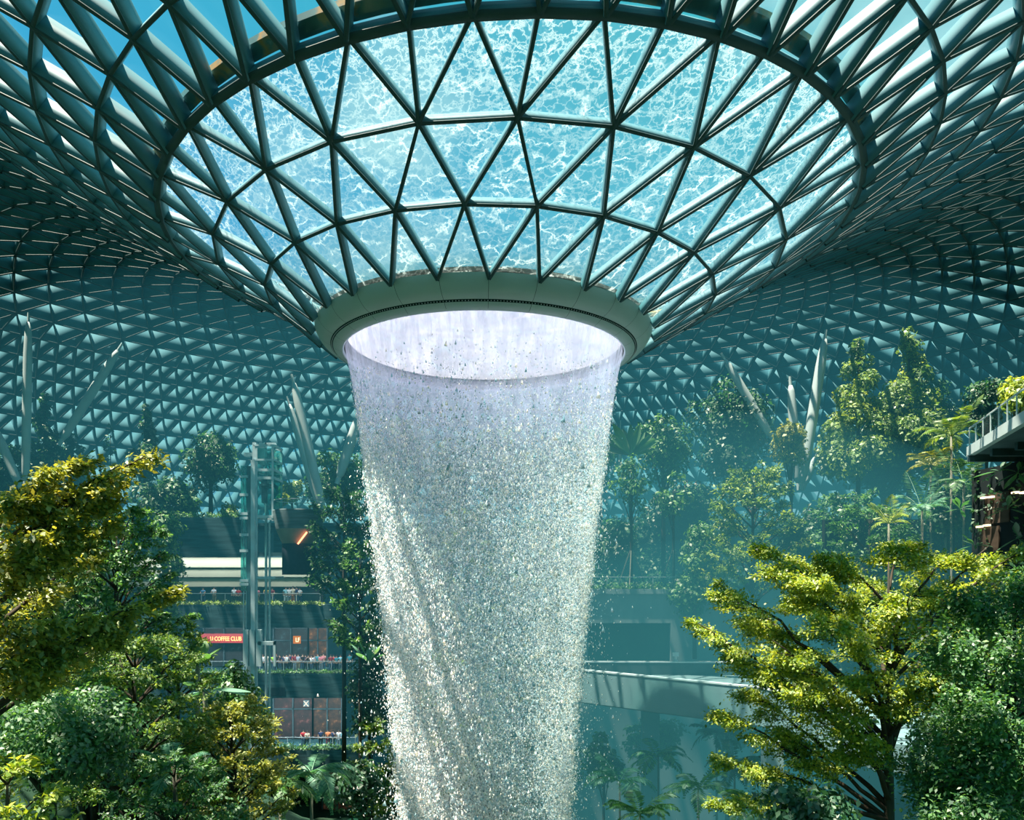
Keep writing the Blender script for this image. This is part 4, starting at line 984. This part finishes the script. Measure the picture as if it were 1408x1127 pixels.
bushy('shaded tree low on the left slope', 130, 880, 1060, 200, 34, 'mid', 5.5, n=12000, blobs=24)
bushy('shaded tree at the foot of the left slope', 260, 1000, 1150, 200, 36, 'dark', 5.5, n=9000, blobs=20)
palm('pale feathery palm at bottom centre-left below the lower gallery', 428, 1062, 36, 2.9, 'jade', 12, ll=.62, lw=.10, nl=34, rise=(.35, 1.0))
palm('small pale palm left of the larger feathery palm', 385, 1082, 33, 2.4, 'mid', 10, ll=.55, lw=.09, nl=26)
palm('feathery palm low in front of the yellow olive tree', 240, 1062, 25, 1.7, 'jade', 9, ll=.4, lw=.06, nl=26)
broadleaf('pale broad banana leaf plant left of the pointed green tree', 282, 950, 33, 1.9, 'jade', 6, wid=.34, tilt_=(-.1, .9), trunk=True)
broadleaf('broad leaved plant beside the glowing sign', 272, 915, 35, 1.6, 'mid', 6, wid=.34, trunk=True)
# --- ledge plants on the planter fronts
hedge('low bright plants along the upper gallery ledge', (-34, FY+.35, -3.0), (FX1-3, FY+.35, -3.0), .3, .38, 2600, .24, 'olive')
hedge('low plants along the middle gallery ledge', (-33, FY+.35, -9.75), (FX1, FY+.35, -9.75), .3, .38, 2600, .24, 'mid')
hedge('low plants along the lower gallery ledge', (-25, FY+.35, -17.3), (FX1, FY+.35, -17.3), .3, .6, 1400, .26, 'mid')
hedge('low plants along the canopy terrace parapet', (-48, FY+.4, zt_par), (Xp(333,75), FY+.4, zt_par), .3, .5, 2200, .26, 'mid')
hedge('trailing plants on top of the concrete retaining wall', (3.5, 25.2, -1.45), (30, 25.2, -1.45), .35, .7, 3600, .28, 'mid')
hill_n = 16000     # undergrowth covering the slope behind the retaining wall
hx = rng.uniform(3.8, 45, hill_n); hy = rng.uniform(26, 44, hill_n); hz_ = ground_z(hx, hy) + rng.random(hill_n)**2*1.2
hn = unit(rng.normal(0, .6, (hill_n, 3))+np.array((0, -.5, .8))); 
tag(obj('undergrowth', leaf_mesh_only('undergrowth', np.stack([hx, hy, hz_], 1), rdir(hill_n, .3), hn, rng.uniform(.3, .6, hill_n), rng.uniform(.15, .3, hill_n), LM['dark'])), 'dark undergrowth covering the misty slope behind the retaining wall', 'undergrowth', kind='stuff')
# --- foreground trees
D1 = [(1055,757,15),(1052,775,16),(985,802,15),(943,848,14.6),(1000,820,16.5),(1015,905,15.5),(997,984,15),(1002,1050,14.6),(1062,880,13.6),(1012,1112,14),(1100,775,16),(1150,765,15),(1235,750,15.5),(1300,765,16),(1360,750,16.5),(1412,752,15),
      (1330,850,15),(1400,860,14.5),(1150,850,13),(1250,820,13),(1200,930,13),(1110,955,13.4),(1280,930,13.2),(1170,1000,13.2),(1200,800,18),(1300,815,18),(1100,830,17),(1350,930,14),(1080,1010,15),(1040,860,17),(1090,920,16.5),(1130,800,14),(1030,950,16.5)]
fk = at(1222, 1075, 15); gb = at(1225, 1127, 15)
limb_tree('large sunlit yellow green tree with dark forking limbs in the right foreground', (gb[0], gb[1], -9.1), fk, [at(*q) for q in D1], 'bright', .082, 2700, .95, kind='foreground_tree', trunk_r=.11, thick=.05, topz=float(at(0,752,15)[2]), sprays=7)
D2 = [(1300,880,12),(1340,830,12.5),(1400,800,12.5),(1440,850,12),(1330,960,11.5),(1290,1010,12),(1400,900,11.5),(1380,980,11),(1330,1060,11.5),(1290,1090,12),(1410,1050,11),(1350,1120,11),(1260,1050,12.5),(1450,950,12),(1370,860,13.5),(1320,920,13.5),(1300,1130,11.5)]
gb = at(1400, 1127, 12.6)
limb_tree('shaded leafy tree in front at the right edge of the picture', (gb[0], gb[1], -9.1), at(1395, 1100, 12.6), [at(*q) for q in D2], 'mid', .085, 2000, .8, kind='foreground_tree', trunk_r=.10, thick=.16, sprays=7)
bushy('dark bushy shrub at the bottom under the sunlit right tree', 1112, 1062, 1180, 120, 12.5, 'dark', 9, n=2600, blobs=16, ground=-9.1, cat='shrub', kind='leafy_shrub')
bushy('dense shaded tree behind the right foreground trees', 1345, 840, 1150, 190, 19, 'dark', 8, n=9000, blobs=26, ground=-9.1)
D3 = [(212,620,13),(165,640,12.6),(110,632,12.4),(70,650,12),(30,690,11.6),(150,690,13),(100,700,12),(150,720,12.4),(60,745,11.6),(10,770,11.4),(232,815,13),(190,830,12.6),(120,850,12.2),(60,860,11.6),(150,880,13.2),(20,900,11.2),(90,905,12),(10,840,11),(130,760,14),(60,800,14)]
gb = at(-70, 1127, 12)
limb_tree('golden leaved tree reaching in from the left edge in the foreground', (gb[0], gb[1], -9.1), at(-55, 960, 12), [at(*q) for q in D3], 'gold', .115, 1000, .75, kind='foreground_tree', trunk_r=.10, thick=.05, topz=float(at(0,640,12)[2]), sprays=6)
# ------------------------------------------------------------------ visitors at the gallery railings
skinm = paint('skin_tone', (.42,.24,.16), .6, .08); hairm = paint('dark_hair', (.012,.010,.010), .6, .2)
CL = {'red':(.42,.02,.03),'white':(.72,.74,.74),'navy':(.02,.035,.09),'black':(.015,.015,.018),'yellow':(.62,.42,.06),'gold':(.55,.30,.05),'lime':(.28,.60,.05),'pink':(.62,.20,.24),'grey':(.30,.34,.40),
      'teal':(.04,.22,.26),'blue':(.06,.20,.36),'maroon':(.20,.025,.04),'cyan':(.25,.55,.62),'cream':(.62,.55,.40),'orange':(.75,.22,.08),'denim':(.06,.10,.18),'khaki':(.25,.20,.12)}
CM = {k: paint('cloth_'+k, v, .85, .12, 4.) for k, v in CL.items()}
def skin_mesh(name, verts, edges, radii, mat, sub=1):
    me = bpy.data.meshes.new(name+'_s'); me.from_pydata(verts, edges, []); o = bpy.data.objects.new('s', me); C.objects.link(o)
    o.modifiers.new('k', 'SKIN'); o.modifiers.new('u', 'SUBSURF').levels = sub
    sv = me.skin_vertices[0].data
    for i, r in enumerate(radii): sv[i].radius = (r, r) if not hasattr(r, '__len__') else r
    sv[0].use_root = True
    dg = bpy.context.evaluated_depsgraph_get(); out = bpy.data.meshes.new_from_object(o.evaluated_get(dg)); out.name = name
    bpy.data.objects.remove(o); bpy.data.meshes.remove(me)
    out.materials.clear(); out.materials.append(mat); out.polygons.foreach_set('use_smooth', [True]*len(out.polygons)); return out
ARMS = {'standing': ((.25,.02,1.14), (.26,-.06,.90), (.26,-.10,.82)), 'leaning': ((.27,-.14,1.20), (.17,-.38,1.12), (.12,-.44,1.12)), 'photographing': ((.24,-.20,1.26), (.10,-.30,1.50), (.06,-.30,1.57))}
def person_meshes(pose):
    e, w_, h_ = ARMS[pose]; ln = -.10 if pose == 'leaning' else -.02
    hd = (0, ln-.03, 1.60); V = [(0,0,.94), (0,ln*.5,1.14), (0,ln,1.34), (0,ln-.005,1.47), hd, (0,ln-.02,1.70)]; E = [(0,1),(1,2),(2,3),(3,4),(4,5)]; R_ = [.135,(.13,.105),(.15,.11),.055,(.082,.098),.062]
    for s_ in (-1, 1):
        b0 = len(V); V += [(s_*.18,ln,1.39),(s_*e[0],e[1],e[2]),(s_*w_[0],w_[1],w_[2]),(s_*h_[0],h_[1],h_[2])]; E += [(2,b0),(b0,b0+1),(b0+1,b0+2),(b0+2,b0+3)]; R_ += [.065,.045,.032,.04]
        b0 = len(V); V += [(s_*.10,0,.86),(s_*.11,-.02,.49),(s_*.12,.02,.09),(s_*.13,-.14,.04)]; E += [(0,b0),(b0,b0+1),(b0+1,b0+2),(b0+2,b0+3)]; R_ += [.095,.062,.042,.04]
    body = skin_mesh('body', V, E, R_, skinm)
    V = [(0,0,.92),(0,ln*.5,1.14),(0,ln,1.34),(0,ln,1.44)]; E = [(0,1),(1,2),(2,3)]; R_ = [(.165,.15),(.155,.13),(.175,.13),.085]
    for s_ in (-1, 1):
        b0 = len(V); q = [a*.75+c*.25 for a, c in zip((.18,ln,1.39), e)]; V += [(s_*.18,ln,1.39),(s_*(e[0]*.85+.03),(e[1]+ln)*.5,(e[2]+1.39)*.5-.02)]; E += [(2,b0),(b0,b0+1)]; R_ += [.085,.066]
    shirt = skin_mesh('shirt', V, E, R_, CM['white'])
    V = [(0,0,.95)]; E = []; R_ = [(.165,.145)]
    for s_ in (-1, 1):
        b0 = len(V); V += [(s_*.10,0,.84),(s_*.11,-.02,.49),(s_*.12,.02,.12)]; E += [(0,b0),(b0,b0+1),(b0+1,b0+2)]; R_ += [.112,.080,.064]
    trous = skin_mesh('trousers', V, E, R_, CM['denim'])
    bm = bmesh.new(); bmesh.ops.create_uvsphere(bm, u_segments=12, v_segments=8, radius=.108)
    for v in bm.verts:
        v.co = Vector((v.co.x*.92, v.co.y*1.05+.018, v.co.z*1.05))
        if v.co.z < 0 and v.co.y < .02: v.co *= .72; v.co.z += .06
    bmesh.ops.translate(bm, verts=bm.verts, vec=Vector(hd)+Vector((0,.01,.04))); hm = bpy.data.meshes.new('hair'); bm.to_mesh(hm); bm.free(); hm.materials.append(hairm); hm.polygons.foreach_set('use_smooth', [True]*len(hm.polygons))
    return body, shirt, trous, hm
PM = {k: person_meshes(k) for k in ARMS}
bagm = MB(); bagm.lathe([(.0,-.2),(.13,-.2),(.15,0),(.12,.2),(.05,.24),(0,.24)], 10); bag_mesh = bagm.mesh('backpack', CM['black'], True)
def person(label, px, z, top, legs, pose, d=76.6, group=None, sc_=1., rz=0., bag=None):
    x = Xp(px, d); s = thing('person', label, 'person', (x, d-45, z), rz, group); s.scale = (sc_,)*3
    for nm, me, col in zip(('body','shirt','trousers','hair'), PM[pose], (None, top, legs, None)):
        o = obj(nm, me, s)
        if col: o.material_slots[0].link = 'OBJECT'; o.material_slots[0].material = CM[col]
    if bag:
        o = obj('backpack', bag_mesh, s); o.location = (0, .2, 1.2); o.material_slots[0].link = 'OBJECT'; o.material_slots[0].material = CM[bag]
    return s
UP = [(280,'blue','denim','leaning','at the far left of the upper gallery railing'),(295,'white','khaki','leaning','leaning on the rail, second from the left on the upper gallery'),(322,'white','black','standing','just left of a person in red on the upper gallery'),(328,'red','black','standing','left of the lift mast on the upper gallery'),
      (347,'white','black','photographing','directly in front of the lift on the upper gallery'),(354,'pink','khaki','standing','right beside the person in front of the lift, upper gallery'),(366,'yellow','denim','leaning','right of the lift on the upper gallery'),(375,'maroon','denim','leaning','next to the yellow shirt on the upper gallery'),
      (393,'cyan','white','standing','first of the right hand cluster on the upper gallery'),(398,'white','grey','standing','second of the right hand cluster on the upper gallery'),(403,'cream','orange','standing','in the middle of the right hand cluster on the upper gallery'),(408,'navy','denim','standing','fourth of the right hand cluster on the upper gallery'),(413,'white','navy','leaning','at the right end of the upper gallery group')]
for k, (px, a_, l_, po, tx) in enumerate(UP):
    person('person in %s top %s' % (a_, tx), px, -2.95, a_, l_, po, sc_=.94+.1*random.random(), rz=random.uniform(-.3, .5), bag='navy' if k in (4, 11) else None, group='visitors on the upper gallery')
MID = [(346,'yellow','khaki','leaning'),(351,'gold','denim','leaning'),(355,'black','black','standing'),(358.5,'black','denim','standing'),(362,'white','black','leaning'),(366.5,'cream','white','standing'),(376,'lime','denim','leaning'),(380,'black','black','standing'),(384.5,'black','denim','standing'),(390,'navy','black','standing'),
       (394,'white','black','photographing'),(398.5,'navy','black','standing'),(402,'red','khaki','leaning'),(405.5,'maroon','grey','standing'),(410,'grey','khaki','standing'),(415.5,'black','denim','leaning'),(420,'navy','black','standing'),(424,'black','black','photographing'),(428.5,'white','denim','photographing'),(433,'grey','black','standing'),
       (437,'teal','black','standing'),(441,'pink','grey','leaning'),(445,'pink','blue','photographing'),(454.5,'maroon','denim','standing'),(459,'red','denim','leaning'),(463,'teal','black','standing'),(468.5,'cyan','grey','standing'),(473,'teal','denim','standing'),(481,'teal','black','standing')]
ORD = 'first second third fourth fifth sixth seventh eighth ninth tenth eleventh twelfth thirteenth fourteenth fifteenth sixteenth seventeenth eighteenth nineteenth twentieth twenty-first twenty-second twenty-third twenty-fourth twenty-fifth twenty-sixth twenty-seventh twenty-eighth twenty-ninth'.split()
for k, (px, a_, l_, po) in enumerate(MID):
    person('person in %s top, %s from left in the middle gallery crowd, %s' % (a_, ORD[k], po), px, -9.7, a_, l_, po, d=76.5+random.random()*.8, sc_=.92+.13*random.random(), rz=random.uniform(-.3, .6), bag='black' if k == 10 else None, group='visitors on the middle gallery')
LOW = [(417,'red','denim','leaning','beside a cream top on the lower gallery'),(422,'cream','black','leaning','second from the left on the lower gallery'),(441,'navy','black','standing','left of the orange bag on the lower gallery'),(451,'orange','maroon','standing','in the centre of the lower gallery group'),(458,'navy','black','photographing','raising a phone on the lower gallery'),(466,'white','grey','standing','pale figure near the right of the lower gallery'),(470.5,'cyan','teal','standing','rightmost on the lower gallery')]
for px, a_, l_, po, tx in LOW: person('person in %s top %s' % (a_, tx), px, -17.25, a_, l_, po, sc_=.94+.1*random.random(), rz=random.uniform(-.2, .5), group='visitors on the lower gallery')
b = MB(); p = at(938, 683, 80); b.box(p[0]-2.8, p[0]+2.6, p[1]-1, p[1]+4, p[2]-.5, p[2]); b.box(p[0]-2.8, p[0]+2.6, p[1]-.8, p[1]-.4, 4, p[2]-.5)
struct('floor_canopy_path', b, dconc, 'dark slab of a small path platform among the trees right of the waterfall')
person('person in teal top standing on the tree platform right of the waterfall', 945, p[2], 'teal', 'black', 'standing', d=80)
person('person in white top standing behind on the tree platform right of the waterfall', 957, p[2], 'white', 'grey', 'standing', d=80.6)
# ------------------------------------------------------------------ drifting spray and haze: emission in the volume stands for scattered light
def mist(name, label, c, r, dens, col, es):
    bm = bmesh.new(); bmesh.ops.create_icosphere(bm, subdivisions=4, radius=1)
    for v in bm.verts: v.co = Vector((v.co.x*r[0]+c[0], v.co.y*r[1]+c[1], v.co.z*r[2]+c[2]))
    me = bpy.data.meshes.new(name); bm.to_mesh(me); bm.free()
    m, t, o = nt(name); pv = N(t, 'ShaderNodeVolumePrincipled') if False else None
    a = N(t, 'ShaderNodeVolumeAbsorption'); a.inputs['Color'].default_value = (0, 0, 0, 1); a.inputs['Density'].default_value = dens
    e = N(t, 'ShaderNodeEmission'); e.inputs[0].default_value = (*col, 1); e.inputs[1].default_value = dens*es
    ad = N(t, 'ShaderNodeAddShader'); L(t, a.outputs[0], ad.inputs[0]); L(t, e.outputs[0], ad.inputs[1]); L(t, ad.outputs[0], o.inputs['Volume'])
    me.materials.append(m); o_ = obj(name, me); return tag(o_, label, 'mist', kind='stuff')
for a_ in MISTS: mist(*a_)
